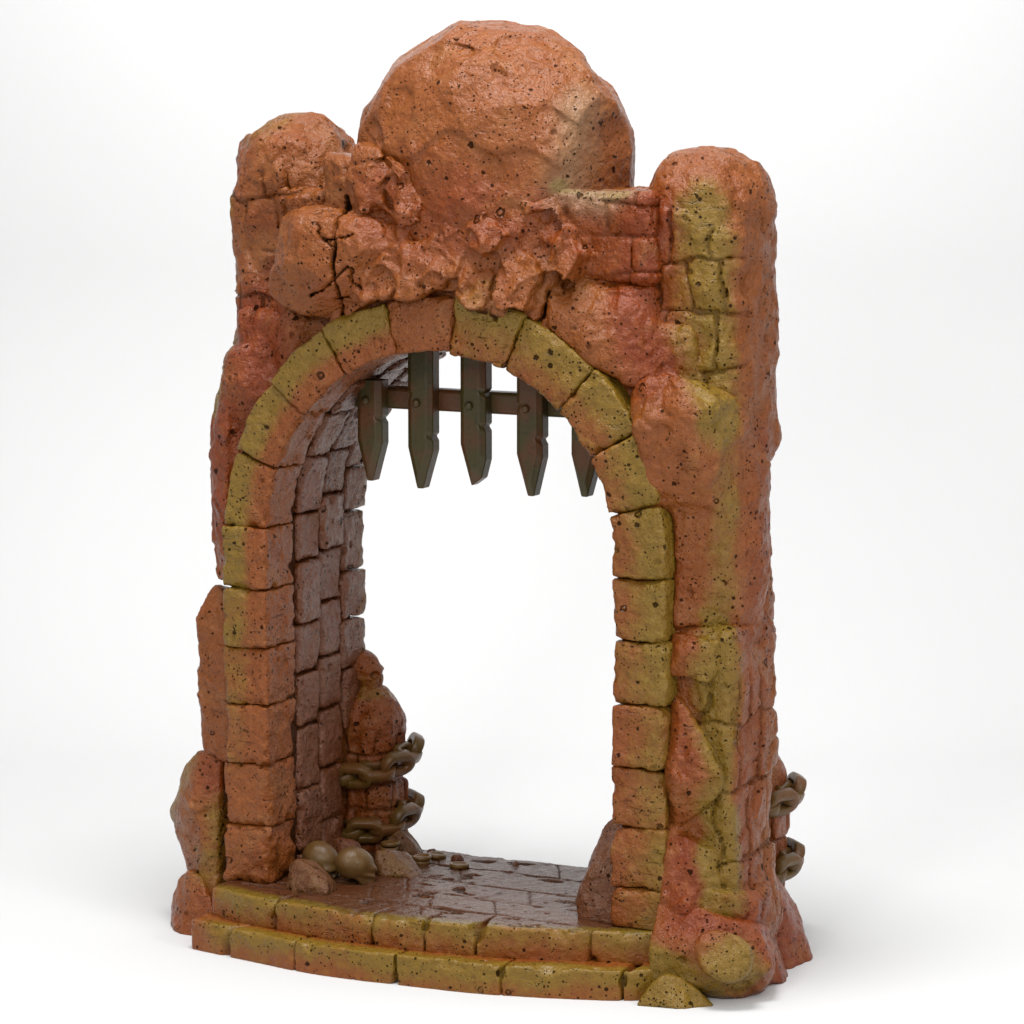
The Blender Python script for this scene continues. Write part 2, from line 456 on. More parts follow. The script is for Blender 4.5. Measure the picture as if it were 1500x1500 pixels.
M_coin = metal('coin_paint', (.135, .062, .018), (.115, .060, .013), (.055, .023, .009), .36)
M_bone = metal('skull_paint', (.105, .055, .013), (.090, .042, .011), (.065, .030, .010), .40)
m, t, b = nt('white_ground'); M_ground = m
b.inputs['Base Color'].default_value = rgb(.60, .60, .60); b.inputs['Roughness'].default_value = .75
b.inputs['Specular IOR Level'].default_value = .1

# ================================================================== THE GATEWAY
AC, AZ = .08, 6.38         # arch centre x, springing height
RI, RO = 2.86, 3.62        # arch ring radii
gate = thing('stone_gateway', 'weathered stone gateway with a large boulder dome and two round-topped towers over its arch', 'gateway', (.3, 1.5, GZ))

# ---- rock wall: the mass the arch is cut through
W = Vol((-4.75, -.65, -.05), (5.1, 3.1, 12.45), .031)
def addb(c, hf, r=.15, k=.10, yaw=0):
    W.add(rbox(c, hf, r, yaw), np.array(c) - np.array(hf) * 1.3, np.array(c) + np.array(hf) * 1.3, k)
def addf(c, r, n, seed, lo=.80, hi=.97, k=.06, sk=.08, extra=()):
    W.add(facets(c, r, n, seed, lo, hi, k, extra), np.array(c) - np.array(r), np.array(c) + np.array(r), sk)
def addh(pts, k=.07, sk=.06):
    f = hull(pts, k); W.add(f, f.lo, f.hi, sk)
addb((.2, 1.58, 4.9), (3.8, 1.25, 4.85), .25)
addb((.2, 1.5, 10.1), (2.8, 1.1, 1.45), .25)
# crust hanging over the crown of the arch, with an arm climbing the dome's left foot
addh([(-2.0, .30, 12.15), (-1.6, .08, 12.0), (-1.15, -.04, 11.65), (-.5, -.14, 11.25), (.4, -.18, 11.05), (1.3, -.10, 11.2), (1.95, .10, 11.45), (2.1, .2, 10.8),
      (-1.75, -.05, 10.4), (-1.7, -.08, 9.35), (-.8, -.16, 9.75), (.1, -.17, 9.9), (1.1, -.16, 9.72), (1.9, -.02, 9.5), (-.2, -.18, 10.3), (.9, -.16, 10.2),
      (-2.0, 1.3, 12.0), (2.0, 1.3, 11.4), (-1.7, 1.2, 9.3), (1.9, 1.2, 9.4), (0, 1.2, 9.6)], .10, .12)
# angular slabs leaning out of the crust, each stepping back under the one above
def slab(xz, top, bot, k=.018):
    A = np.array(xz, float); c = A.mean(0); zs = A[:, 1]; t = (zs - zs.min()) / (zs.max() - zs.min())
    fr = [(x, bot + (top - bot) * q, z) for (x, z), q in zip(xz, t)]
    mid = (c[0] + .06, (top + bot) / 2 - .06, c[1] - .08)
    bk = [(x + (x - c[0]) * .25, .75, z + (z - c[1]) * .2) for x, z in xz]
    addh(fr + [mid] + bk, k, .012)
slab([(-1.30, 12.20), (-.95, 12.15), (-.62, 11.82), (-.72, 11.35), (-1.05, 11.20), (-1.42, 11.75)], .06, -.12)
slab([(-.70, 12.02), (-.35, 11.85), (-.05, 11.45), (-.12, 10.95), (-.45, 11.05), (-.78, 11.55)], -.08, -.24)
slab([(-.95, 11.28), (-.30, 11.10), (-.12, 10.75), (-.35, 10.20), (-.85, 9.80), (-1.25, 10.20), (-1.20, 10.90)], -.06, -.40)
slab([(-.20, 11.20), (.45, 11.12), (.72, 10.80), (.50, 10.30), (.05, 9.86), (-.42, 10.05), (-.40, 10.70)], -.14, -.42)
slab([(.50, 11.30), (1.05, 11.28), (1.32, 10.95), (1.02, 10.62), (.62, 10.72)], -.15, -.31)
slab([(.62, 10.55), (.95, 10.70), (1.12, 10.40), (1.02, 9.92), (.62, 9.80), (.40, 10.10)], -.10, -.40)
slab([(1.18, 10.82), (1.62, 10.80), (1.86, 10.40), (1.66, 9.86), (1.20, 9.95), (1.06, 10.35)], -.06, -.40)
slab([(1.70, 11.10), (2.15, 11.10), (2.42, 10.72), (2.20, 10.30), (1.84, 10.42)], .10, -.22)
# smooth slope right of the crown
addh([(1.55, .05, 10.2), (2.5, .35, 10.35), (3.3, .4, 10.3), (3.35, .0, 8.75), (2.75, -.05, 9.0), (1.9, -.12, 9.65),
      (3.0, .05, 9.9), (1.6, 1.2, 10.3), (3.4, 1.2, 10.3), (3.5, 1.2, 8.6), (1.6, 1.2, 9.3), (3.7, .2, 8.6)], .12)
# left flank lumps
addf((-3.62, .75, 7.45), (.56, .62, 1.75), 16, 21, .82, .97, .10)
addh([(-4.12, .5, 7.6), (-4.02, .5, 6.5), (-4.02, .48, 5.80), (-3.85, .25, 5.55), (-3.60, .12, 8.3), (-3.60, .10, 5.6), (-3.85, 1.3, 5.6), (-4.0, 1.2, 8.0), (-3.5, .3, 9.0), (-3.3, 1.0, 9.0), (-3.9, .25, 7.2)], .06, .05)
addf((-3.30, .50, 8.55), (.62, .42, .85), 16, 22, .82, .97, .10)
addf((-2.55, .45, 9.25), (.35, .35, .6), 12, 23)
addh([(-4.34, .55, 4.2), (-4.22, .2, 5.0), (-3.98, .4, 5.45), (-3.6, .3, 5.3), (-4.2, .35, 2.75), (-3.6, .15, 2.75), (-4.3, .9, 2.8),
      (-3.6, 1.4, 2.75), (-3.7, 1.3, 5.4), (-4.0, 1.1, 5.1), (-3.65, .12, 4.0)], .05, .03)
# right flank: smooth column, brick pillar, slabs
W.add(facets((4.02, 1.35, 5.8), (.66, 1.05, 4.3), 26, 37, .84, .96, .05, extra=[((1, 0, 0), .80), ((.8, -.6, 0), .86), ((0, -1, 0), .86)], e=3.5), (3.3, .2, 1.5), (4.7, 2.5, 10.1), .10)
addb((4.14, 1.12, 3.0), (.55, .82, 2.45), .20, .05)
addh([(3.72, .2, 4.45), (3.98, .02, 4.36), (4.26, .1, 3.95), (4.60, .1, 3.34), (4.55, .2, 3.05), (4.18, .08, 2.75), (3.92, .05, 2.5), (3.70, .2, 2.5),
      (3.75, .8, 4.4), (4.5, .8, 3.2), (3.8, .8, 2.6), (3.97, -.20, 3.3), (3.75, -.02, 3.4), (4.30, -.08, 3.3)], .015, .01)
addh([(3.70, .1, 2.55), (4.1, -.05, 2.45), (4.45, .2, 2.2), (4.52, .2, 1.5), (4.2, -.25, 1.35), (3.75, -.2, 1.3), (3.85, -.12, 2.1), (4.3, -.12, 1.8), (3.7, .9, 2.5), (4.5, .9, 2.2), (4.5, .9, 1.3), (3.7, .9, 1.2)], .015, .01)
addh([(4.15, .0, 1.75), (4.70, .1, 1.6), (4.95, .6, 1.4), (4.9, .5, .8), (4.3, -.1, .9), (4.2, .9, 1.7), (4.9, 1.2, 1.5), (4.8, 1.2, .8), (4.2, .9, .8)], .02, .015)
addh([(3.75, .2, 5.3), (4.45, .2, 5.25), (4.55, .4, 4.95), (4.0, .02, 5.05), (3.75, .1, 4.75), (4.35, .1, 4.7), (4.0, .8, 5.3), (4.5, .8, 4.8), (3.75, .8, 4.8)], .015, .012)
addf((4.45, 1.35, .9), (.45, .85, .9), 14, 34)
addf((3.75, .45, 2.0), (.4, .5, 1.2), 12, 35)
# the crust stops at the back of the arch ring
W.cut(lambda x, y, z: np.maximum(np.sqrt((x - AC) ** 2 + np.maximum(z - AZ, 0) ** 2) - (3.64 + .05 * np.sin(x * 5.0) - .09 * np.exp(-((x - .9) / .3) ** 2)), y - .02), (-3.6, -.95, .9), (3.8, .1, 10.2), .03)
# bed of mortar the arch stones sit in
def mortar(x, y, z):
    r = np.sqrt((x - AC) ** 2 + np.maximum(z - AZ, 0) ** 2)
    return np.maximum(np.maximum(np.abs(r - 3.25) - .30, np.abs(y - .25) - .26), .9 - z) * 1.0
W.add(mortar, (-3.6, -.1, .9), (3.8, .6, 10.0), .02)
# tunnel
def tunnel(x, y, z):
    r = np.sqrt((x - AC) ** 2 + np.maximum(z - AZ, 0) ** 2)
    return r - np.where(y < .92, 2.95, 3.03)
RAD = lambda P: np.sqrt((P[:, 0] - AC) ** 2 + np.maximum(P[:, 2] - AZ, 0) ** 2)
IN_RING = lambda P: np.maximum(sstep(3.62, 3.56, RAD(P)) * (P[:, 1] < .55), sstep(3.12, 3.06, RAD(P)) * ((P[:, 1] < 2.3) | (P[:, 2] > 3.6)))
W.cut(tunnel, (-4.9, -.95, .3), (5.05, 3.35, 9.6), .05)
CRACKS = [[(-1.45, 11.45), (-1.42, 11.1), (-1.38, 10.75), (-1.42, 10.4), (-1.36, 10.2), (-1.45, 9.85), (-1.48, 9.5)],
          [(-1.75, 11.02), (-1.45, 10.85), (-1.15, 10.88)], [(-1.65, 10.95), (-1.42, 10.75)],
          [(-1.90, 9.98), (-1.62, 10.1), (-1.38, 10.28), (-1.22, 10.42), (-1.12, 10.40), (-1.1, 10.22), (-1.0, 10.15)],
          [(-1.5, 9.95), (-1.25, 10.02)], [(1.82, 10.15), (1.78, 9.95), (1.70, 9.65)], [(1.80, 9.95), (1.74, 9.62)]]
def crack_d(P):
    """distance to the crack lines, scaled so that side branches are thinner"""
    w = fbm(P, 5, 3, 77)[:, None] * .075
    d = np.full(len(P), 9.0)
    for i, c in enumerate(CRACKS): d = np.minimum(d, seg_dist(c, P[:, [0, 2]] + w) * (1.0 if i in (0, 5) else 1.9))
    return np.where(P[:, 1] < .6, d, 9)
def wall_bricks(P):
    u = np.where((np.abs(P[:, 0] - .3) > 4.15) & (P[:, 1] > .45), P[:, 1], P[:, 0])
    g, ID = bricks(u, P[:, 2], 1.02, .56, 61, P, .18, .024)
    m = np.maximum(sstep(3.85, 4.0, P[:, 0]) * sstep(.9, 1.2, P[:, 2]) * sstep(4.9, 4.5, P[:, 2]) * sstep(.15, .25, P[:, 1]),
                   sstep(-1.9, -2.1, P[:, 0]) * sstep(9.1, 9.4, P[:, 2]) * sstep(.28, .36, P[:, 1]))
    m = m * sstep(-.35, -.1, fbm(P, .9, 2, 66))
    return g * m, ID, m
SCALLOPS = [(-0.84, 12.09, 0.21, 0.45), (-0.61, 11.81, 0.22, 0.62), (-0.26, 11.84, 0.3, 0.84), (-0.88, 11.38, 0.31, 0.9), (-0.09, 11.16, 0.36, 0.9), (0.65, 11.06, 0.34, 0.67), (1.03, 10.71, 0.27, 0.84), (1.73, 10.99, 0.39, 0.73), (1.92, 10.52, 0.37, 0.79), (2.46, 11.2, 0.28, 0.67), (1.83, 11.43, 0.27, 0.79), (1.21, 11.4, 0.39, 0.51), (0.47, 11.53, 0.32, 0.56), (0.16, 10.44, 0.39, 0.67), (-0.74, 10.46, 0.29, 0.67)]
def scallops(P):
    r = np.zeros(len(P))
    wx = fbm(P, 2.4, 2, 91) * .12; wz = fbm(P + 9, 2.4, 2, 92) * .12
    for i, (x0, z0, w, L) in enumerate(SCALLOPS):
        lean = (.25 if x0 < .6 else -.25)
        u = (P[:, 0] + wx - x0 - lean * (z0 - P[:, 2])) / w; v = (z0 - P[:, 2] + wz) / L - .35 * u * u
        e = sstep(.0, .06, v) * np.clip(1 - v, 0, 1) ** .8 * np.sqrt(np.clip(1 - u * u, 0, 1))
        lip = np.exp(-((v + .06) / .07) ** 2) * sstep(1.0, .6, np.abs(u))
        r = np.maximum(r, e * (.36 if i == 10 else .25)) - lip * .018 * (r < .02)
    return r * (1 + .5 * fbm(P, 5, 2, 93)) * sstep(.9, .5, P[:, 1])
def wall_detail(P):
    d = (fbm(P, .9, 2, 1) * .04 + fbm(P, 2.6, 3, 2) * .028) * (1 - .8 * IN_RING(P))
    # scalloped bites out of the crust, each with a sharp rounded upper lip
    x, y, z = P[:, 0], P[:, 1], P[:, 2]
    d = d + .45 * scallops(P) + sstep(9.4, 9.7, z) * sstep(2.4, 2.0, np.abs(x)) * sstep(12.2, 11.6, z) * sstep(1, .6, y) * (fbm(P, 3.3, 3, 4) * .03 + chisel(P, 2.3, 27) * .05)
    g, bid, bm_ = wall_bricks(P)
    d = d + g * .055 + bm_ * (bid - .5) * .08
    c = crack_d(P)
    d = d + .20 * np.exp(-(c / .024) ** 2)
    return d
W.band(wall_detail, .32)
# trim what hangs in front of the arch ring
W.cut(lambda x, y, z: np.maximum(np.sqrt((x - AC) ** 2 + np.maximum(z - AZ, 0) ** 2) - (3.64 + .05 * np.sin(x * 5.0) - .09 * np.exp(-((x - .9) / .3) ** 2)), y - .02), (-3.6, -.95, .9), (3.8, .1, 10.2), .03)
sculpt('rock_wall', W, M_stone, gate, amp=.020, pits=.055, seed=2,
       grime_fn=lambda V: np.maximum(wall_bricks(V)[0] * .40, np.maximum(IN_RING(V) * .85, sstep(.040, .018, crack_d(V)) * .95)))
del W

# ---- split barrel-shaped boulder left of the crown
B = Vol((-3.1, -.95, 9.5), (-.2, 1.5, 11.7), .028)
B.add(facets((-1.72, .32, 10.48), (1.16, .86, .84), 26, 51, .91, .99, .04, extra=[((-1, -.1, .05), .84), ((0, -1, .25), .93)], e=2.5), (-2.9, -.6, 9.6), (-.5, 1.2, 11.5))
B.band(lambda P: fbm(P, 1.6, 3, 52) * .06 + .18 * np.exp(-(crack_d(P) / .022) ** 2))
sculpt('boulder', B, M_stone, gate, amp=.015, pits=.05, seed=53, grime_fn=lambda V: sstep(.036, .016, crack_d(V)) * .95, red=.05)['label'] = 'barrel-shaped boulder split by a black crack'

# ---- long smooth boulder standing on the right flank
B = Vol((2.9, -.75, 4.7), (5.1, 1.8, 9.5), .035)
B.add(facets((4.00, 1.0, 6.95), (.74, .92, 2.05), 14, 61, .86, .97, .018, extra=[((.15, -1, -.10), .86), ((.85, -.52, 0), .84), ((.1, -.3, -1), .93), ((-.72, -.70, 0), .80), ((-.3, -.9, .25), .90)], e=3.2), (3.2, -.1, 4.9), (4.8, 1.9, 9.0))
B.add(hull([(3.10, .15, 8.70), (3.40, .05, 8.98), (3.95, .05, 9.05), (4.45, .15, 8.75), (4.56, .25, 8.2), (3.28, -.22, 8.42), (4.15, -.28, 8.40), (3.5, -.2, 7.7), (4.4, .1, 7.2), (3.5, -.02, 7.2), (3.35, .2, 7.0),
            (3.2, 1.2, 8.8), (4.6, 1.2, 8.6), (4.5, 1.2, 7.0), (3.5, 1.2, 7.0)], .045), (3.1, -.1, 7), (4.6, 1.2, 9.1), .25)
B.band(lambda P: fbm(P, 1.2, 3, 63) * .035 + chisel(P, 1.3, 65) * .07)
sculpt('boulder', B, M_stone, gate, amp=.016, pits=.055, seed=64)['label'] = 'long smooth boulder on the right flank'

# ---- dome
D = Vol((-2.4, -.7, 10.1), (3.0, 3.5, 14.4), .029)
DF = facets((.28, 1.42, 11.80), (2.28, 1.66, 2.25), 110, 71, .935, .992, .004,
            extra=[((.96, -.22, -.02), .865), ((.99, .2, 0), .94), ((-.95, -.25, .15), .93), ((.35, -.9, .2), .955), ((-.4, -.9, .1), .95)], e=2.3)
D.add(lambda x, y, z: DF(x, y, np.where(z < 11.8, 11.8 + (z - 11.8) * .22, z)), (-2.1, -.3, 10.3), (2.7, 3.2, 14.2))
def dome_detail(P):
    Q = P + fbm(P, 1.5, 2, 72)[:, None] * .12
    F1, F2, ID, V = worley(Q, 1.25, 73)
    dish = np.where(ID < .7, sstep(.50, .34, F1) * .055 + sstep(.05, 0, np.abs(F1 - .5)) * .012, 0)
    low = sstep(11.9, 11.2, P[:, 2]) * sstep(.6, .2, P[:, 1])
    step = sstep(-.05, .05, (12.15 + .18 * np.sin(P[:, 0] * 2.1 + .6) + .12 * np.sin(P[:, 0] * 5.1)) - P[:, 2]) * .05
    return fbm(P, 2.2, 3, 74) * .010 + dish + step * sstep(.6, .1, P[:, 1]) + low * (fbm(P, 3, 3, 75) * .08)
D.band(dome_detail)
sculpt('dome', D, M_dome, gate, amp=.008, pits=.055, seed=76, pf=1.25, prob=.6)
del D

# ---- towers
def tower(c, hf, zb, ztop, rz, seed, mirror=1, bump=()):
    x, y = c
    T = Vol((x - hf - .45, y - hf - .45, zb - .1), (x + hf + .45, y + hf + .45, ztop + .25), .035)
    T.add(rbox((x, y, (zb + ztop - rz) / 2), (hf, hf, (ztop - rz - zb) / 2 + .1), hf * .55), (x - hf, y - hf, zb), (x + hf, y + hf, ztop))
    T.add(facets((x, y, ztop - rz), (hf * 1.07, hf * 1.07, rz), 26, seed, .93, 1.01, .02), (x - hf, y - hf, ztop - 2 * rz), (x + hf, y + hf, ztop), .08)
    for f_, k in bump: T.add(f_, f_.lo, f_.hi, k)
    def br(P):
        u = np.where(np.abs(P[:, 0] - x) > np.abs(P[:, 1] - y), P[:, 1], P[:, 0])
        g, ID = bricks(u, P[:, 2], .76, .58, seed + 3, P, .12, .022)
        m = sstep(ztop - rz * .8, ztop - rz * 1.0, P[:, 2]) * (1 - sstep(.6, .75, (P[:, 0] - x) * mirror / hf) * sstep(-.7, -.4, P[:, 1] - y))
        m = m * sstep(-.50, -.25, fbm(P, .9, 2, seed + 4))
        return g * m, ID, m
    def det(P):
        g, ID, m = br(P)
        q = fbm(P, 1.1, 3, seed + 5) * .06 + fbm(P, 3.4, 2, seed + 6) * .025
        F1, F2, WID, V = worley(P, 1.5, seed + 8)
        chip = np.where(WID < .3, sstep(.45, .2, F1) * .06, 0)
        side = sstep(.55, .8, (P[:, 0] - x) * mirror / hf) * sstep(-.8, -.5, P[:, 1] - y)
        rough = side * (fbm(P, 1.8, 3, seed + 9) * .12)
        return q + g * .065 + m * (ID - .5) * .055 + chip + rough
    T.cut(lambda X, Y, Z: np.sqrt((X - .08) ** 2 + np.maximum(Z - 6.38, 0) ** 2) - 3.15 + 0 * Y, (x - hf - .4, y - hf - .4, zb), (x + hf + .4, y + hf + .4, 10), .05)
    T.band(det)
    return sculpt('tower', T, M_stone, gate, amp=.015, pits=.05, seed=seed, grime_fn=lambda V: br(V)[0] * .5)
tower((-2.98, 1.38), .90, 5.4, 12.66, .95, 81, -1)['label'] = 'brick tower with rounded top left of the dome'
tower((3.72, 1.42), .90, 7.6, 12.25, .98, 82, 1)['label'] = 'brick tower with rounded top right of the dome'

# ---- low brick parapets joining dome and towers
def parapet(c, hf, seed, label):
    T = Vol(np.array(c) - np.array(hf) - .3, np.array(c) + np.array(hf) + .3, .03)
    T.add(rbox(c, hf, .16), np.array(c) - hf, np.array(c) + hf)
    def br(P):
        g, ID = bricks(P[:, 0], P[:, 2] + .04, .50, .72, seed, P, .10, .026); return g * sstep(-.4, -.1, fbm(P, 1.1, 2, seed + 4)), ID
    T.band(lambda P: br(P)[0] * .05 + (br(P)[1] - .5) * .05 + fbm(P, 1.7, 3, seed + 1) * .05)
    sculpt('parapet', T, M_stone, gate, amp=.012, pits=.045, seed=seed, grime_fn=lambda V: br(V)[0] * .35)['label'] = label
parapet((2.55, .95, 10.95), (.85, .66, .66), 91, 'brick parapet between dome and right tower')
parapet((-1.95, 1.15, 10.5), (.95, .75, 1.02), 92, 'brick parapet behind the split boulder')

# ---- arch stones: one block each, and the brick lining of the passage behind them
def block(size, h, seed, r=.07, chip=1.0):
    hs = np.array(size) / 2
    v = Vol(-hs - .12, hs + .12, h)
    v.add(rbox((0, 0, 0), hs, r), -hs, hs, pad=.15)
    off = np.array([seed * 7.7, seed * 3.1, seed * 1.3])
    def det(P):
        e = np.sort(np.abs(P) / hs, axis=1)[:, 1]                       # near 1 on the edges
        w = sstep(.72, .98, e)
        return fbm(P + off, 2.0, 3, seed) * .035 + w * np.maximum(fbm(P + off, 5.5, 3, seed + 1), -.05) * .13 * chip + w * .008
    v.band(det, .12)
    return v.mesh()
def arch_pos(s, y, r):
    """s runs up the left jamb, round the arch and down the right jamb; r from the opening's centre line"""
    Lj = AZ - 1.0; La = math.pi * 3.2
    x = np.empty_like(s); z = np.empty_like(s)
    a = s < Lj; c = s > Lj + La; b_ = ~a & ~c
    x[a] = AC - r[a]; z[a] = 1.0 + s[a]
    th = math.pi - (s[b_] - Lj) / 3.2
    x[b_] = AC + r[b_] * np.cos(th); z[b_] = AZ + r[b_] * np.sin(th)
    x[c] = AC + r[c]; z[c] = AZ - (s[c] - Lj - La)
    return np.stack([x, y, z], 1)
LJ = AZ - 1.0; LA = math.pi * 3.2
jl = [.0, .88, 1.84, 2.74, 3.63, 4.52, LJ + .08]
ja = [math.radians(180 - a) * 3.2 + LJ for a in (160, 140.5, 121, 102.8, 85, 67, 46.5, 29.5, 12.5)]
jr = [LJ + LA + q for q in (.28, 1.18, 2.11, 3.02, 3.89, 4.79, LJ)]
joints = jl + ja + jr
rg = random.Random(5)
for i, (s0, s1) in enumerate(zip(joints[:-1], joints[1:])):
    sm, wd = (s0 + s1) / 2, (s1 - s0)
    right = sm > LJ + LA * .55
    dep = .98 if right else .86
    rw = RO - RI + (.10 if right else 0) + rg.uniform(-.02, .03)
    V, Fq = block((wd - .004, dep, rw), .03, 300 + i, r=.05 if right else .032)
    rl, sl_ = V[:, 2].copy(), V[:, 0].copy()
    front = -.12 + rg.uniform(-.03, .03)
    base_low = i in (0,)
    if base_low:                                                       # worn foot of the left jamb
        dd = fbm(V + 9, 2.4, 3, 8) * .10; V = V + normals(V, Fq) * np.minimum(dd, .02)[:, None]
    P = arch_pos(sm + V[:, 0], front + dep / 2 + V[:, 1], RI + rw / 2 + V[:, 2])
    x_tilt = rg.uniform(-.02, .02)
    P[:, 1] += x_tilt * rl
    P2, g = erode(P, Fq, .010, .042, 320 + i, 1.7, .004, .5)
    up = sstep(-.30, .34, rl / rw * 1.0 + .10)
    lvl = (s0 - 1.8) / 4 if s0 < LJ else (1 if not right else 1)
    st = np.clip(.35 + lvl, .25, 1.0) * (.95 if not 85 > math.degrees((sm - LJ) / 3.2) - 20 > 62 else .15)
    if right: ol = (.50 + .55 * sstep(-.3, .35, rl / rw)) * (.9 if sm < LJ + LA + 2.2 else .62)
    else: ol = up * st * 1.05
    red = np.where(right, .30 * sstep(.0, -.45, rl / rw), .15 * sstep(.1, -.4, rl / rw))
    np_mesh('arch_stone', P2, Fq, M_block, gate, paint_of(P, red, ol, g * .6, fields=False))
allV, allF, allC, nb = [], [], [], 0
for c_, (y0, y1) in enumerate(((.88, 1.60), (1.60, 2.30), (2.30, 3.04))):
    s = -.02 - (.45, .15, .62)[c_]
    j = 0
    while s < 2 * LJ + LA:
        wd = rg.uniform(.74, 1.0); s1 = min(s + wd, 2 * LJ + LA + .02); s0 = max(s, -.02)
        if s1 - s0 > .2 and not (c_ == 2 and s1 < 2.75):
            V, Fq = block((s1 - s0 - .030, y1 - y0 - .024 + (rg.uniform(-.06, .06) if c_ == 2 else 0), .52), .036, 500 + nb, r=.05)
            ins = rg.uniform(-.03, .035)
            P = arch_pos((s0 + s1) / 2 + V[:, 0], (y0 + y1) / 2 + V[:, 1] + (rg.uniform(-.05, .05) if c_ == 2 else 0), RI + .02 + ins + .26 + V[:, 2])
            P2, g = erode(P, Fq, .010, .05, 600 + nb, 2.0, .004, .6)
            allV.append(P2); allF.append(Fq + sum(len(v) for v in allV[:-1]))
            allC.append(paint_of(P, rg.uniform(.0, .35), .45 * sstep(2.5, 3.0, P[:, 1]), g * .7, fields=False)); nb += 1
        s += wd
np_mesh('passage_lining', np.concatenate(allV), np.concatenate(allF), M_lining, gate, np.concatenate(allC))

# ================================================================== STEPS
def arc_upper(x): return -1.07 + .055 * x * x + .055 * x + .008 * np.sin(x * 3)
def arc_lower(x): return -1.42 + .046 * x * x + .035 * x + .02 * np.sin(x * 2.3 + 1) + .5 * np.maximum(x - 3.2, 0) ** 2
steps = thing('stone_steps', 'two curved stone steps and cracked paved floor under the gateway arch', 'steps', (.1, .8, GZ))
def course(name, arc, z0, z1, x0, x1, yb, jx, seed, floor_):
    lo = (x0 - .15, -2.0, z0 - .15); hi = (x1 + .15, yb + .2, z1 + .15)
    v = Vol(lo, hi, .026)
    def f(x, y, z):
        a = [(arc(x) - y) * .93 + 0 * z, x0 - x + 0 * y + 0 * z, x - x1 + 0 * y + 0 * z, y - yb + 0 * x + 0 * z, z0 - z + 0 * x + 0 * y, z - z1 + 0 * x + 0 * y]
        d = a[0]; k = .045
        for b_ in a[1:]:
            t = np.maximum(k - np.abs(d - b_), 0) / k; d = np.maximum(d, b_) + t * t * k * .25
        return d.astype(F4)
    v.add(f, lo, hi)
    def joints(P):
        x, y, z = P[:, 0], P[:, 1], P[:, 2]
        wob = fbm(P, 5, 3, seed + 1) * .018 + fbm(P, 1.5, 1, seed + 2) * .03
        fr = sstep(.75, .35, y - arc(x))
        d = np.full(len(P), 9.0)
        for q, s_ in jx: d = np.minimum(d, np.abs(x + wob - q - s_ * (y - arc(x))) + np.where(fr > .3, 0, 9))
        chip = np.maximum(0, fbm(P, 2.8, 2, seed + 4) - .12) * .16
        gf = np.exp(-(d / (.012 + chip)) ** 2)
        gt = np.zeros(len(P)); ids = np.zeros(len(P))
        if floor_:
            top = sstep(z1 - .12, z1 - .06, z)
            yy = y + .02 * x + wob * .5
            rows = np.array([-.25, .55, 1.35, 2.25])
            r_ = np.searchsorted(rows, yy); dr = np.abs(yy[:, None] - rows[None]).min(1)
            offs = np.array([.2, 1.1, .5, 1.7, .0])[r_]
            ux = (x + offs + .5 * y + wob) / 2.1; dx = np.abs(ux - np.round(ux)) * 2.1
            n_ = fbm(P * np.array([1, 1.5, 1]), 2.1, 3, seed + 6)
            wid = .008 + .13 * np.maximum(0, n_ - .16)
            gt = np.maximum(np.exp(-(dr / wid) ** 2), .8 * np.exp(-(dx / .008) ** 2)) * top * sstep(.0, .15, y - arc(x) - .25)
            n2 = fbm(P * np.array([1, 2.0, 1]) + 50, 2.2, 3, seed + 7)
            gt = np.maximum(gt, sstep(.50, .56, n2) * .8 * top)
            ids = _h01(_hash(r_.astype(np.int64), np.floor(ux + .5).astype(np.int64), r_.astype(np.int64) * 0, seed)) - .5
        return gf, gt, ids
    def det(P):
        gf, gt, ids = joints(P)
        e = sstep(.16, .0, P[:, 1] - arc(P[:, 0])) * sstep(z1 - .16, z1, P[:, 2])
        return fbm(P, 1.4, 3, seed) * .014 + gf * .09 + gt * .055 + ids * .02 + e * np.maximum(fbm(P, 3, 3, seed + 9) - .12, 0) * .20
    v.band(det, .2)
    def gr(V):
        gf, gt, ids = joints(V); return np.maximum(gf * .6, gt * .75)
    def ol(V):
        fr = sstep(.50, .05, V[:, 1] - arc(V[:, 0]))
        return fr * (.45 + .65 * sstep(z0 + .05, z1, V[:, 2])) * sstep(-3.9, -3.1, V[:, 0]) * (.85 + .5 * fbm(V, .8, 2, seed))
    o = sculpt(name, v, M_floor if floor_ else M_step, steps, amp=.004, pits=.03, seed=seed, grime_fn=gr, olive=ol, fields=False,
               red=lambda V: (.12 if floor_ else .0) + .25 * fbm(V, .7, 2, seed + 3), pf=1.9, prob=.45)
    return o
UP = course('upper_step', arc_upper, .50, 1.0, -3.50, 3.72, 3.12, [(-2.22, .2), (-.45, 0), (1.17, 0), (2.80, .5), (.35, .0)], 111, True)
course('lower_step', arc_lower, .06, .55, -3.66, 3.86, -.1, [(-2.95, .9), (-1.62, .3), (.12, 0), (1.75, 0), (3.42, .1)], 121, False)
# front face of the upper course keeps the wall's stone colour
UP.data.materials.append(M_step)
n_ = len(UP.data.polygons); nz = np.empty(n_ * 3, F4); UP.data.polygons.foreach_get('normal', nz); nz = nz.reshape(-1, 3)
ce = np.empty(n_ * 3, F4); UP.data.polygons.foreach_get('center', ce); ce = ce.reshape(-1, 3) + np.array(UP.location) + np.array(steps.location)
fm = (ce[:, 2] < .955) | (ce[:, 1] < arc_upper(ce[:, 0]) + .05 + .03 * np.sin(ce[:, 0] * 9))
UP.data.polygons.foreach_set('material_index', fm.astype(np.int32))

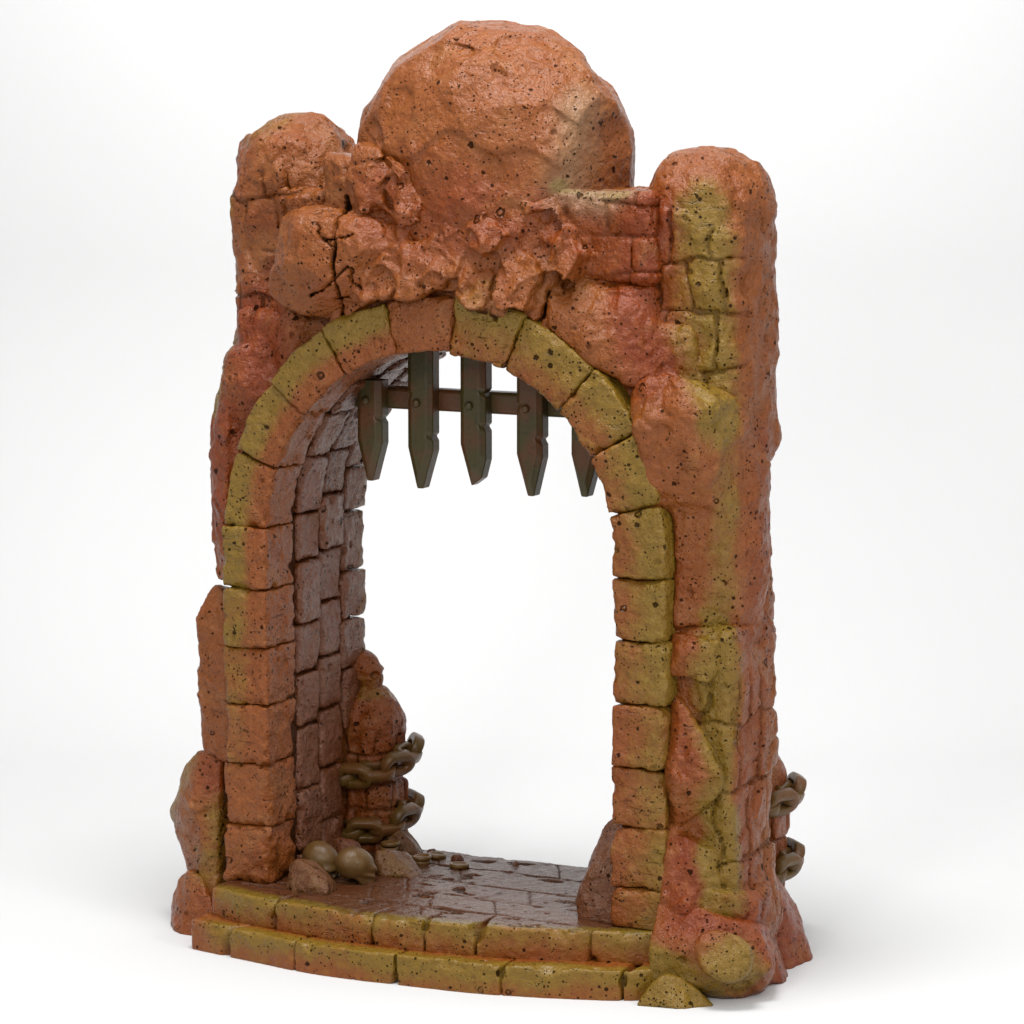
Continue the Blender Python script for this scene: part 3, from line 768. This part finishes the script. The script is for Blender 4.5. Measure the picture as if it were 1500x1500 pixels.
# ================================================================== PORTCULLIS
port = thing('portcullis', 'dark raised portcullis of five pointed bars hanging under the arch', 'portcullis', (.08, 1.3, 8.4))
PY = 1.18
def poly_prism(pts, y0, y1, ch, name, parent, mat):
    """plank: outline in x,z; front edge chamfered by ch"""
    bm = bmesh.new()
    c = np.array([(min(p[0] for p in pts) + max(p[0] for p in pts)) / 2, np.mean([p[1] for p in pts])])
    fr = [bm.verts.new((p[0], y1, p[1])) for p in pts]
    md = [bm.verts.new((p[0], y0 + ch * .8, p[1])) for p in pts]
    inn = []
    n = len(pts)
    for i in range(n):
        p = np.array(pts[i]); q = p.copy()
        if name == 'bar':
            q[0] = c[0] + (p[0] - c[0]) * .60
            if p[1] < pts[0][1] - .01: q[1] += .20 * max(0.0, 1 - (p[1] - min(z for _, z in pts)) / .6) + .04
        else:
            q[1] = c[1] + (p[1] - c[1]) * .72
        inn.append(bm.verts.new((q[0], y0, q[1])))
    for i in range(n):
        j = (i + 1) % n
        bm.faces.new((fr[i], fr[j], md[j], md[i])); bm.faces.new((md[i], md[j], inn[j], inn[i]))
    bm.faces.new(inn); bm.faces.new(fr[::-1])
    bmesh.ops.recalc_face_normals(bm, faces=bm.faces)
    bmesh.ops.bevel(bm, geom=list(bm.edges), offset=.012, segments=1, affect='EDGES')
    me = bpy.data.meshes.new(name); bm.to_mesh(me); bm.free()
    me.materials.append(mat)
    o = bpy.data.objects.new(name, me); link(o, parent)
    pl = parent.matrix_basis.translation if parent.type == 'EMPTY' else parent.location
    o.location = -Vector(port.location)
    return o
def rivet_mesh():
    bm = bmesh.new(); bmesh.ops.create_uvsphere(bm, u_segments=16, v_segments=10, radius=.066)
    for v in bm.verts: v.co.y *= .75
    for f_ in bm.faces: f_.smooth = True
    me = bpy.data.meshes.new('rivet'); bm.to_mesh(me); bm.free(); me.materials.append(M_bar); return me
RV = rivet_mesh()
bars = [(-1.73, 7.10, .0), (-.86, 7.03, -.01), (.03, 7.12, .06), (.97, 7.02, .02), (1.87, 7.06, .0)]
for i, (x, zt, sk) in enumerate(bars):
    hw = .215; top = AZ + math.sqrt(3.0 ** 2 - (abs(x - AC) + hw) ** 2) + .05
    pts = [(x - hw, top), (x - hw, zt + .62), (x - .05 + sk, zt), (x + .05 + sk, zt + (.0 if i != 2 else .04)), (x + hw, zt + (.58 if i != 2 else .42)), (x + hw, top)]
    if i == 2: pts = [(x - hw, top), (x - hw, zt + .62), (x - .03, zt + .0), (x + .14, zt + .12), (x + hw, zt + .40), (x + hw, top)]
    for q, (zn, sd) in enumerate(((zt + rg.uniform(.75, 1.0), 1), (zt + rg.uniform(1.3, 1.5), -1 if i % 2 else 1))):      # chips knocked out of the edges
        a_ = [(x + sd * hw, zn + .05), (x + sd * (hw - .045), zn + .01), (x + sd * (hw - .02), zn - .03), (x + sd * hw, zn - .06)]
        if sd > 0: a_ = a_[::-1]
        j_ = max(k_ for k_ in range(len(pts) - 1) if (pts[k_][0] - x) * sd > hw - .01 and (pts[k_ + 1][0] - x) * sd > hw - .01)
        seg = sorted(a_, key=lambda p_: -p_[1] if pts[j_][1] > pts[j_ + 1][1] else p_[1])
        lo_, hi_ = sorted((pts[j_][1], pts[j_ + 1][1]))
        if lo_ + .08 < zn < hi_ - .08: pts = pts[:j_ + 1] + seg + pts[j_ + 1:]
    bar = poly_prism(pts, PY - .02, PY + .26, .085, 'bar', port, M_bar)
    rv = bpy.data.objects.new('rivet', RV); link(rv, bar); rv.location = (x - .03, PY - .035, 8.33)
rail = poly_prism([(-2.45, 8.52), (-2.45, 8.19), (2.55, 8.19), (2.55, 8.52)], PY + .24, PY + .52, .05, 'crossbar', port, M_bar)

# ================================================================== CHAINED POSTS AND CHAINS
def post(c, zs, seed, label, slope=0):
    th = thing('brick_post', label, 'post', (c[0], c[1], GZ if c[0] > 0 else 1.0))
    v = Vol((c[0] - .95, c[1] - .95, GZ - .1), (c[0] + .95, c[1] + .95, zs + .35), .03)
    v.add(rbox((c[0], c[1], zs / 2 - .2), (.50, .50, zs / 2 - .05), .34), (c[0] - .6, c[1] - .6, GZ), (c[0] + .6, c[1] + .6, zs))
    v.add(facets((c[0], c[1], zs - .50), (.54, .54, .60), 18, seed, .88, 1.0, .05), (c[0] - .6, c[1] - .6, zs - 1.3), (c[0] + .6, c[1] + .6, zs + .2), .1)
    v.add(facets((c[0], c[1], .35), (.72, .70, .5), 14, seed + 1, .85, .97, .05), (c[0] - .7, c[1] - .7, GZ), (c[0] + .7, c[1] + .7, .8), .1)
    def br(P):
        u = np.arctan2(P[:, 1] - c[1], P[:, 0] - c[0]) * .54
        g, ID = bricks(u, P[:, 2], .42, .44, seed + 2, P, .06, .028)
        m = sstep(zs - .45, zs - .8, P[:, 2]) * sstep(.5, .8, P[:, 2]); return g * m, ID, m
    v.band(lambda P: br(P)[0] * .05 + br(P)[2] * (br(P)[1] - .5) * .06 + fbm(P, 1.8, 3, seed + 3) * .04, .2)
    sculpt('shaft', v, M_stone, th, amp=.012, pits=.045, seed=seed, pf=2, grime_fn=lambda V: br(V)[0] * .45, red=.45, fields=False,
           olive=lambda V: .6 * sstep(zs - .25, zs, V[:, 2]))
    return th
def skull_vol(h=.014, jaw=True):
    """skull about 0.6 long looking along +x, upright along z"""
    v = Vol((-.42, -.32, -.38), (.48, .32, .34), h)
    v.add(ell((-.05, 0, .02), (.31, .245, .255)), (-.36, -.25, -.24), (.26, .25, .28), .05)
    if jaw: v.add(ell((.17, 0, -.12), (.15, .17, .16), 2.5), (0, -.18, -.3), (.33, .18, .05), .07)
    else: v.add(rbox((.13, 0, -.13), (.17, .165, .165), .09), (-.05, -.2, -.32), (.32, .2, .06), .06)
    v.add(ell((.19, 0, .005), (.085, .19, .05)), (.1, -.2, -.06), (.34, .2, .06), .06)
    if jaw: v.add(rbox((.18, 0, -.25), (.11, .12, .055), .04), (.05, -.13, -.32), (.32, .13, -.18), .04)
    for s_ in (-1, 1):
        v.cut(ell((.29, s_ * .095, -.06), (.11, .070, .066)), (.16, s_ * .1 - .08, -.14), (.42, s_ * .1 + .08, .02), .015, .05)
        v.add(ell((.10, s_ * .175, -.11), (.13, .035, .03)), (-.05, s_ * .175 - .05, -.16), (.25, s_ * .175 + .05, -.06), .03)
    v.cut(ell((.34, 0, -.15), (.06, .03, .045)), (.25, -.05, -.21), (.42, .05, -.09), .015, .05)
    v.cut(ell((-.02, 0, -.28), (.12, .16, .09)), (-.2, -.2, -.4), (.12, .2, -.18), .04, .05)
    v.band(lambda P: fbm(P, 4, 3, 9) * .012 + .012 * np.exp(-((np.abs(P[:, 2] + .222)) / .008) ** 2) * (P[:, 0] > .12), .06)
    return v
SKULL = skull_vol().mesh(); CRANIUM = skull_vol(.014, False).mesh()
def skull_part(name, parent, loc, rot, sc, mat, shape=None):
    SV, SF = shape or SKULL
    R = np.array(Matrix.Rotation(rot[2], 3, 'Z') @ Matrix.Rotation(rot[1], 3, 'Y') @ Matrix.Rotation(rot[0], 3, 'X'))
    V = (SV * sc) @ R.T + np.array(loc)
    return np_mesh(name, V, SF, mat, parent, paint_of(V, .3, .5 * sstep(loc[2] + .1, loc[2] - .15, V[:, 2]), 0, fields=False), origin=np.array(loc))
PL = (-2.72, 3.02); PR = (3.60, 3.55)
p1 = post(PL, 3.52, 131, 'chained brick post topped by a skull at the back of the left jamb')
skull_part('skull', p1, (PL[0] - .12, PL[1] - .05, 3.86), (0, .05, -.10), 1.10, M_stone)
post(PR, 3.05, 141, 'chained brick post behind the right flank')

def link_mesh():
    n, mseg = 40, 10; L, Wd, t = .64, .44, .155
    V = []; Fq = []
    cr = (Wd - t) / 2; st = (L - Wd) / 2
    for i in range(n):
        a = 2 * math.pi * i / n
        cx = (st if math.cos(a) > 0 else -st)
        nx, ny = math.cos(a), math.sin(a)
        for j in range(mseg):
            b_ = 2 * math.pi * j / mseg
            cb, sb = math.cos(b_), math.sin(b_)
            e = .35
            u = math.copysign(abs(cb) ** e, cb) * t * .43; w = math.copysign(abs(sb) ** e, sb) * t * .56
            V.append((cx + nx * (cr + u), ny * (cr + u), w))
    for i in range(n):
        for j in range(mseg):
            a, b_ = i, (i + 1) % n; c_, d_ = j, (j + 1) % mseg
            Fq.append((a * mseg + c_, b_ * mseg + c_, b_ * mseg + d_, a * mseg + d_))
    V = np.array(V); Fq = np.array(Fq)
    V = V + normals(V, Fq) * (fbm(V + 3, 6, 3, 4) * .012)[:, None]
    return V, Fq
LV, LF = link_mesh()
lm = None
def chain(c, z, R, label, n=12, ph=0.0, tilt=.06, sag=.05):
    global lm
    ch = thing('chain', label, 'chain', (c[0], c[1], z), 'chains wrapped round the brick posts')
    for i in range(n):
        a = ph + 2 * math.pi * i / n
        if lm is None:
            o = np_mesh('chain_link', LV, LF, M_chain, ch); lm = o.data
        else:
            o = bpy.data.objects.new('chain_link', lm); link(o, ch)
        rr = R + (.05 if i % 2 else -.02)
        roll = (math.pi / 2 if i % 2 else 0) + .45
        Mx = Matrix.Translation((rr * math.cos(a), rr * math.sin(a), tilt * math.cos(a - .4) + sag * math.sin(2 * a))) \
            @ Matrix.Rotation(a + math.pi / 2, 4, 'Z') @ Matrix.Rotation(roll, 4, 'X')
        o.matrix_basis = Mx
    return ch
chain(PL, 2.32, .63, 'brown chain round the left post, the upper of its two loops', ph=.1, tilt=.20)
chain(PL, 1.42, .63, 'brown chain round the left post, the lower of its two loops, just above the floor', ph=.35, tilt=.16)
chain(PR, 2.30, .62, 'brown chain round the right post, the upper of its two loops', ph=.1)
chain(PR, 1.25, .62, 'brown chain round the right post, the lower of its two loops, nearer the ground', ph=.3)

# ================================================================== LOOSE ROCKS
def rock(name, pts, seed, label, mat=M_stone, cat='rock', k=.06, amp=.045, h=.03, red=0., olive=0., fields=True, pits=.05, group=None, grime=0., f=2.0, extra=None):
    A = np.array(pts); base = np.array([A[:, 0].mean(), A[:, 1].mean(), A[:, 2].min()])
    th_ = None
    v = Vol(A.min(0) - .15, A.max(0) + .15, h)
    fn = hull(pts, k); v.add(fn, fn.lo, fn.hi, pad=.15)
    if extra: extra(v)
    v.band(lambda P: fbm(P, f, 3, seed) * amp + fbm(P, f * 3, 2, seed + 1) * amp * .25, .2)
    V, Fq = v.mesh(); V2, g = erode(V, Fq, .010, pits, seed, 1.8, .004, .55)
    o = np_mesh(name, V2, Fq, mat, None, paint_of(V, red, olive(V) if callable(olive) else olive, g * .6, fields), origin=base)
    return tag(o, label, cat, group)
# boulder at the right front corner with a round stone set in it
bo = thing('boulder', 'big olive boulder with a round flat stone set in it, right of the steps', 'boulder', (4.5, .3, GZ))
v = Vol((3.3, -.9, -.02), (5.7, 1.7, 1.9), .03)
fn = hull([(3.72, -.15, 1.55), (4.55, -.15, 1.42), (5.12, .25, 1.15), (5.36, .30, .55), (5.08, .5, .08), (4.9, .1, .08), (4.1, -.1, .08), (3.66, -.50, .80),
           (3.75, -.45, .3), (4.6, -.48, .85), (5.1, -.2, .55), (4.4, -.4, .3), (3.9, 1.2, 1.5), (4.9, 1.2, 1.0), (4.9, 1.4, .08), (3.7, 1.2, .08), (4.0, -.35, 1.2)], .055)
v.add(fn, fn.lo, fn.hi); v.band(lambda P: fbm(P, 1.5, 3, 151) * .07 + fbm(P, 5, 2, 152) * .012, .2)
sculpt('body', v, M_stone, bo, amp=.012, pits=.05, seed=153, olive=lambda V: .8 * sstep(4.2, 3.6, V[:, 0]) * sstep(1.3, .7, V[:, 2]))
v = Vol((4.2, -1.0, .25), (5.6, .3, 1.35), .025)
R3 = Matrix.Rotation(-.35, 3, 'X') @ Matrix.Rotation(.35, 3, 'Z') @ Matrix.Rotation(.45, 3, 'Y')
R3 = np.array(R3)
def disc(x, y, z):
    c = (4.83, -.33, .83)
    q = [R3[0][i] * (x - c[0]) + R3[1][i] * (y - c[1]) + R3[2][i] * (z - c[2]) for i in range(3)]
    r = np.sqrt((q[0] / 1.18) ** 2 + (q[2] / .92) ** 2) - .37
    e = np.abs(q[1]) - .20; k = .14
    t = np.maximum(k - np.abs(r - e), 0) / k
    return np.maximum(r, e) + t * t * k * .25
v.add(disc, (4.2, -1, .25), (5.6, .3, 1.35)); v.band(lambda P: fbm(P, 2.4, 3, 154) * .04, .2)
sculpt('round_stone', v, M_stone, bo, amp=.010, pits=.04, seed=155, olive=.2)
rock('rock', [(3.66, -.88, .08), (4.74, -.38, .08), (4.25, -.82, .08), (4.02, -.70, .60), (4.30, -.52, .50), (3.75, -.3, .08), (4.5, .0, .08), (4.0, -.35, .52), (3.78, -.62, .35)], 161,
     'small wedge-shaped olive rock on the ground in front of the big olive boulder', olive=.55, amp=.03)
# left flank
rock('boulder', [(-4.98, .55, 1.85), (-4.62, .55, 2.55), (-4.30, .35, 2.88), (-3.78, .25, 2.80), (-3.75, .0, 1.3), (-3.95, .0, .9), (-4.75, .35, 1.45), (-4.18, .2, .35),
                 (-3.72, .05, .1), (-4.5, 1.3, .1), (-4.7, 1.3, 2.2), (-3.8, 1.6, 2.8), (-3.7, 1.6, .1), (-4.25, -.02, 2.1), (-4.35, .1, 1.5)], 171,
     'pitted rust and olive boulder leaning on the outside of the left jamb', cat='boulder', amp=.06, k=.07, f=1.5)
rock('rock', [(-4.86, .4, .1), (-4.68, .25, .75), (-4.35, .05, 1.05), (-4.0, -.05, .9), (-3.70, -.25, .1), (-4.2, -.30, .1), (-4.6, -.05, .1), (-4.5, 1.2, .1), (-3.8, 1.2, .1),
              (-4.4, 1.0, .95), (-3.75, -.15, .6)], 172,
     'dark rust rock on the ground at the left end of the steps', red=.3, amp=.06, k=.06)
# right foot flares
rock('rock', [(4.98, 2.75, .08), (4.4, 2.0, 1.75), (4.2, 3.2, .08), (4.5, 3.1, .9), (4.9, 2.0, .1), (4.1, 1.6, 1.6), (4.1, 1.6, .1), (4.75, 2.2, .9), (4.3, 3.0, 1.2)], 181,
     'reddish rock flaring out on the ground behind the right flank', red=.55, amp=.05)
rock('rock', [(5.16, 1.25, .08), (4.6, .9, 1.35), (4.3, .8, 1.2), (4.95, 1.9, .08), (4.5, 2.2, .9), (4.3, .8, .08), (4.3, 2.2, .08), (5.0, .85, .2), (4.95, 1.1, .75)], 182,
     'reddish rock flaring out on the ground behind the big olive boulder', red=.55, amp=.04)
# inside the passage
rock('boulder', [(2.26, .35, 1.55), (2.20, .20, 1.22), (2.36, .05, .97), (2.95, -.02, .97), (2.95, .3, 2.1), (2.45, .7, 2.30), (2.75, .9, 2.6), (2.95, 1.2, 2.5), (2.95, 1.4, .97), (2.3, 1.0, .97), (2.12, .7, 1.3), (2.5, .1, 1.75)], 191,
     'dark brown boulder against the inner foot of the right jamb', mat=M_brown, cat='boulder', amp=.03, k=.05, red=.3, fields=False)
rock('rock', [(-2.55, -.05, .97), (-2.48, .0, 1.36), (-2.32, -.08, 1.48), (-1.82, -.20, 1.26), (-1.66, -.28, 1.16), (-1.66, -.34, .97), (-2.45, .4, .97), (-2.2, .35, 1.38), (-1.7, .2, .97), (-2.3, -.30, .97), (-2.35, -.2, 1.2), (-1.78, -.06, 1.24), (-2.0, -.36, 1.05)], 201,
     'broken tan rock on the floor in front of the two skulls', mat=M_brown, amp=.035, olive=.3, h=.022, fields=False, red=-.2)
rock('rock', [(-2.55, 1.2, 1.0), (-2.45, 1.25, 1.5), (-2.15, 1.15, 1.52), (-2.0, 1.2, 1.3), (-2.1, 1.0, 1.0), (-2.5, 1.7, 1.0), (-2.2, 1.7, 1.4), (-1.95, 1.6, 1.0)], 202,
     'small reddish rock against the wall behind the two skulls', mat=M_brown, amp=.03, h=.022, red=.5, fields=False)
rock('rock', [(-1.75, 1.25, .98), (-1.72, 1.3, 1.38), (-1.45, 1.4, 1.36), (-.98, 1.25, .98), (-1.2, 1.2, 1.1), (-1.7, 1.9, .98), (-1.4, 1.8, 1.3), (-1.05, 1.7, .98), (-1.5, 1.1, .98)], 203,
     'low wedge of brown rock just right of the round skull', mat=M_brown, amp=.025, h=.022, olive=.4, fields=False)
rock('rock', [(-2.35, 2.5, .98), (-2.28, 2.55, 1.28), (-2.05, 2.6, 1.42), (-1.80, 2.62, 1.28), (-1.62, 2.6, .98), (-2.0, 2.4, .98), (-2.2, 3.0, .98), (-2.0, 3.0, 1.3), (-1.7, 2.95, .98)], 204,
     'brown rock lump behind the stacked coins at the foot of the chained post', mat=M_brown, amp=.025, h=.022, olive=.4, fields=False)
for i, (x, y, r, lab) in enumerate(((-1.00, 2.66, .14, 'brown pebble at the back edge of the floor beyond the coins'),
                                    (-1.60, 2.95, .11, 'flat dark red pebble behind the back row of coins'),
                                    (-1.66, 1.95, .10, 'reddish pebble on the floor in front of the stacked coins'),
                                    (-.02, 2.75, .08, 'tiny dark red pebble alone near the back edge of the floor'))):
    rr = random.Random(i + 40)
    pts = [(x + r * math.cos(a) * rr.uniform(.8, 1.15), y + r * math.sin(a) * rr.uniform(.8, 1.15), .985) for a in np.arange(0, 6.2, 1.05)]
    pts += [(x + r * .6 * math.cos(a), y + r * .6 * math.sin(a), 1.0 + r * rr.uniform(.6, .8)) for a in np.arange(.4, 6.2, 1.5)]
    rock('pebble', pts, 210 + i, lab, mat=M_brown, cat='pebble', amp=.012, h=.012, red=.5, fields=False, pits=.01, k=.03, group='pebbles on the paved floor')
# skulls on the floor
def loose_skull(loc, rot, sc, label):
    o = skull_part('skull', None, loc, rot, sc, M_bone, CRANIUM); return tag(o, label, 'skull', 'skulls lying on the floor')
loose_skull((-2.30, .72, 1.25), (.10, .38, -.10), 1.0, 'tan skull lying on its side against the left passage wall')
loose_skull((-1.70, .70, 1.245), (-.1, .30, .98), 1.02, 'round tan skull seen from behind on the open floor')

# coins
def coin_mesh():
    prof = [(0, .012), (.085, .012), (.098, .030), (.118, .034), (.130, .026), (.130, -.026), (.118, -.034), (0, -.034)]
    n = 36; V = []; Fq = []
    for r, z in prof:
        for i in range(n): V.append((max(r, .002) * math.cos(2 * math.pi * i / n), max(r, .002) * math.sin(2 * math.pi * i / n), z))
    for k in range(len(prof) - 1):
        for i in range(n):
            j = (i + 1) % n; Fq.append((k * n + j, k * n + i, (k + 1) * n + i, (k + 1) * n + j))
    return np.array(V), np.array(Fq)
CV, CF = coin_mesh(); cm = None
coins = [(-1.98, 2.25, 1.035, 'bottom coin of the leaning stack between the two brown rocks'), (-1.96, 2.25, 1.105, 'second coin up in the leaning stack between the two brown rocks'),
         (-1.99, 2.24, 1.175, 'third coin up in the leaning stack between the two brown rocks'), (-1.97, 2.26, 1.245, 'top coin of the leaning stack between the two brown rocks'),
         (-1.72, 2.06, 1.035, 'lower coin of the pair in front of the leaning coin stack'), (-1.71, 2.07, 1.105, 'upper coin of the pair in front of the leaning coin stack'),
         (-1.54, 2.30, 1.035, 'coin half hidden between the coin pair and the two-coin pile'),
         (-1.38, 2.18, 1.035, 'lower coin of the two-coin pile in the middle of the floor'), (-1.37, 2.18, 1.10, 'upper coin of the two-coin pile in the middle of the floor'),
         (-1.36, 2.66, 1.035, 'single coin at the back edge of the floor beside a brown pebble'), (-.74, 2.24, 1.030, 'single coin lying apart, furthest out on the open floor')]
for i, (x, y, z, lab) in enumerate(coins):
    if cm is None:
        o = np_mesh('coin', CV, CF, M_coin, None); cm = o.data
    else:
        o = bpy.data.objects.new('coin', cm); link(o)
    o.location = (x, y, z); o.rotation_euler = (rg.uniform(-.06, .06), rg.uniform(-.06, .06), i)
    o.scale = (1.15, 1.15, 1)
    tag(o, lab, 'coin', 'coins scattered at the back of the floor')

# ================================================================== GROUND, LIGHT, CAMERA
YB, RB = 24.0, 9.0
prof = [(-90, GZ)] + [(YB - RB, GZ)] + [(YB - RB + RB * math.sin(a), GZ + RB - RB * math.cos(a)) for a in np.linspace(.06, math.pi / 2, 24)] + [(YB, 60)]
CA = math.radians(26.67)
V = []; Fq = []
dv = np.array([-math.sin(CA), math.cos(CA)]); pv = np.array([math.cos(CA), math.sin(CA)])
for d_, z in prof:
    for s_ in (-120, 120):
        q = dv * d_ + pv * s_; V.append((q[0], q[1], z))
for i in range(len(prof) - 1):
    Fq.append((2 * i, 2 * i + 1, 2 * i + 3, 2 * i + 2))
o = np_mesh('ground', np.array(V), np.array(Fq), M_ground); tag(o, 'seamless white ground sweeping up into a white backdrop', 'ground', kind='structure')

w = bpy.data.worlds.new('World'); scene.world = w; w.use_nodes = True
N = NB(w.node_tree); bg = w.node_tree.nodes['Background']
tc = N.n('ShaderNodeTexCoord'); sx = N.n('ShaderNodeSeparateXYZ'); N.l(tc.outputs['Generated'], sx.inputs[0])
N.l(N.math('ADD', .46, N.math('MULTIPLY', N.ss(sx.outputs[2], .0, .9), .70)), bg.inputs[1])
bg.inputs[0].default_value = (1, 1, 1, 1)
def area(name, loc, tgt, size, power):
    L = bpy.data.lights.new(name, 'AREA'); L.shape = 'DISK'; L.size = size; L.energy = power
    o = bpy.data.objects.new(name, L); COL.objects.link(o); o.location = loc
    o.rotation_euler = (Vector(tgt) - Vector(loc)).to_track_quat('-Z', 'Y').to_euler()
area('overhead_softbox', (2, -4, 34), (0, 2, 5), 11, 8600)
area('backdrop_softbox', (-4, 11, 24), (-10, 26, 21), 14, 1950)
area('side_softbox', (34, -12, 16), (1, 1, 6), 10, 3200)
area('front_softbox', (6, -40, 24), (0, 1, 7), 8, 4900)

cam = bpy.data.cameras.new('Camera'); co = bpy.data.objects.new('Camera', cam); COL.objects.link(co)
C = Vector((24.51576775, -46.22168104, 13.81323978)); fwd = Vector((-.44496989, .88582782, -.13157081))
co.location = C; co.rotation_euler = fwd.to_track_quat('-Z', 'Y').to_euler()
cam.sensor_fit = 'HORIZONTAL'; cam.sensor_width = 36; cam.lens = 36 * 5271.083607 / 1500
cam.clip_end = 500
scene.camera = co
scene.view_settings.view_transform = 'Standard'; scene.view_settings.look = 'None'
scene.view_settings.exposure = 0; scene.view_settings.gamma = 1; scene.view_settings.use_curve_mapping = False
scene.render.engine = 'CYCLES'
scene.cycles.max_bounces = 6; scene.cycles.diffuse_bounces = 4; scene.cycles.glossy_bounces = 3
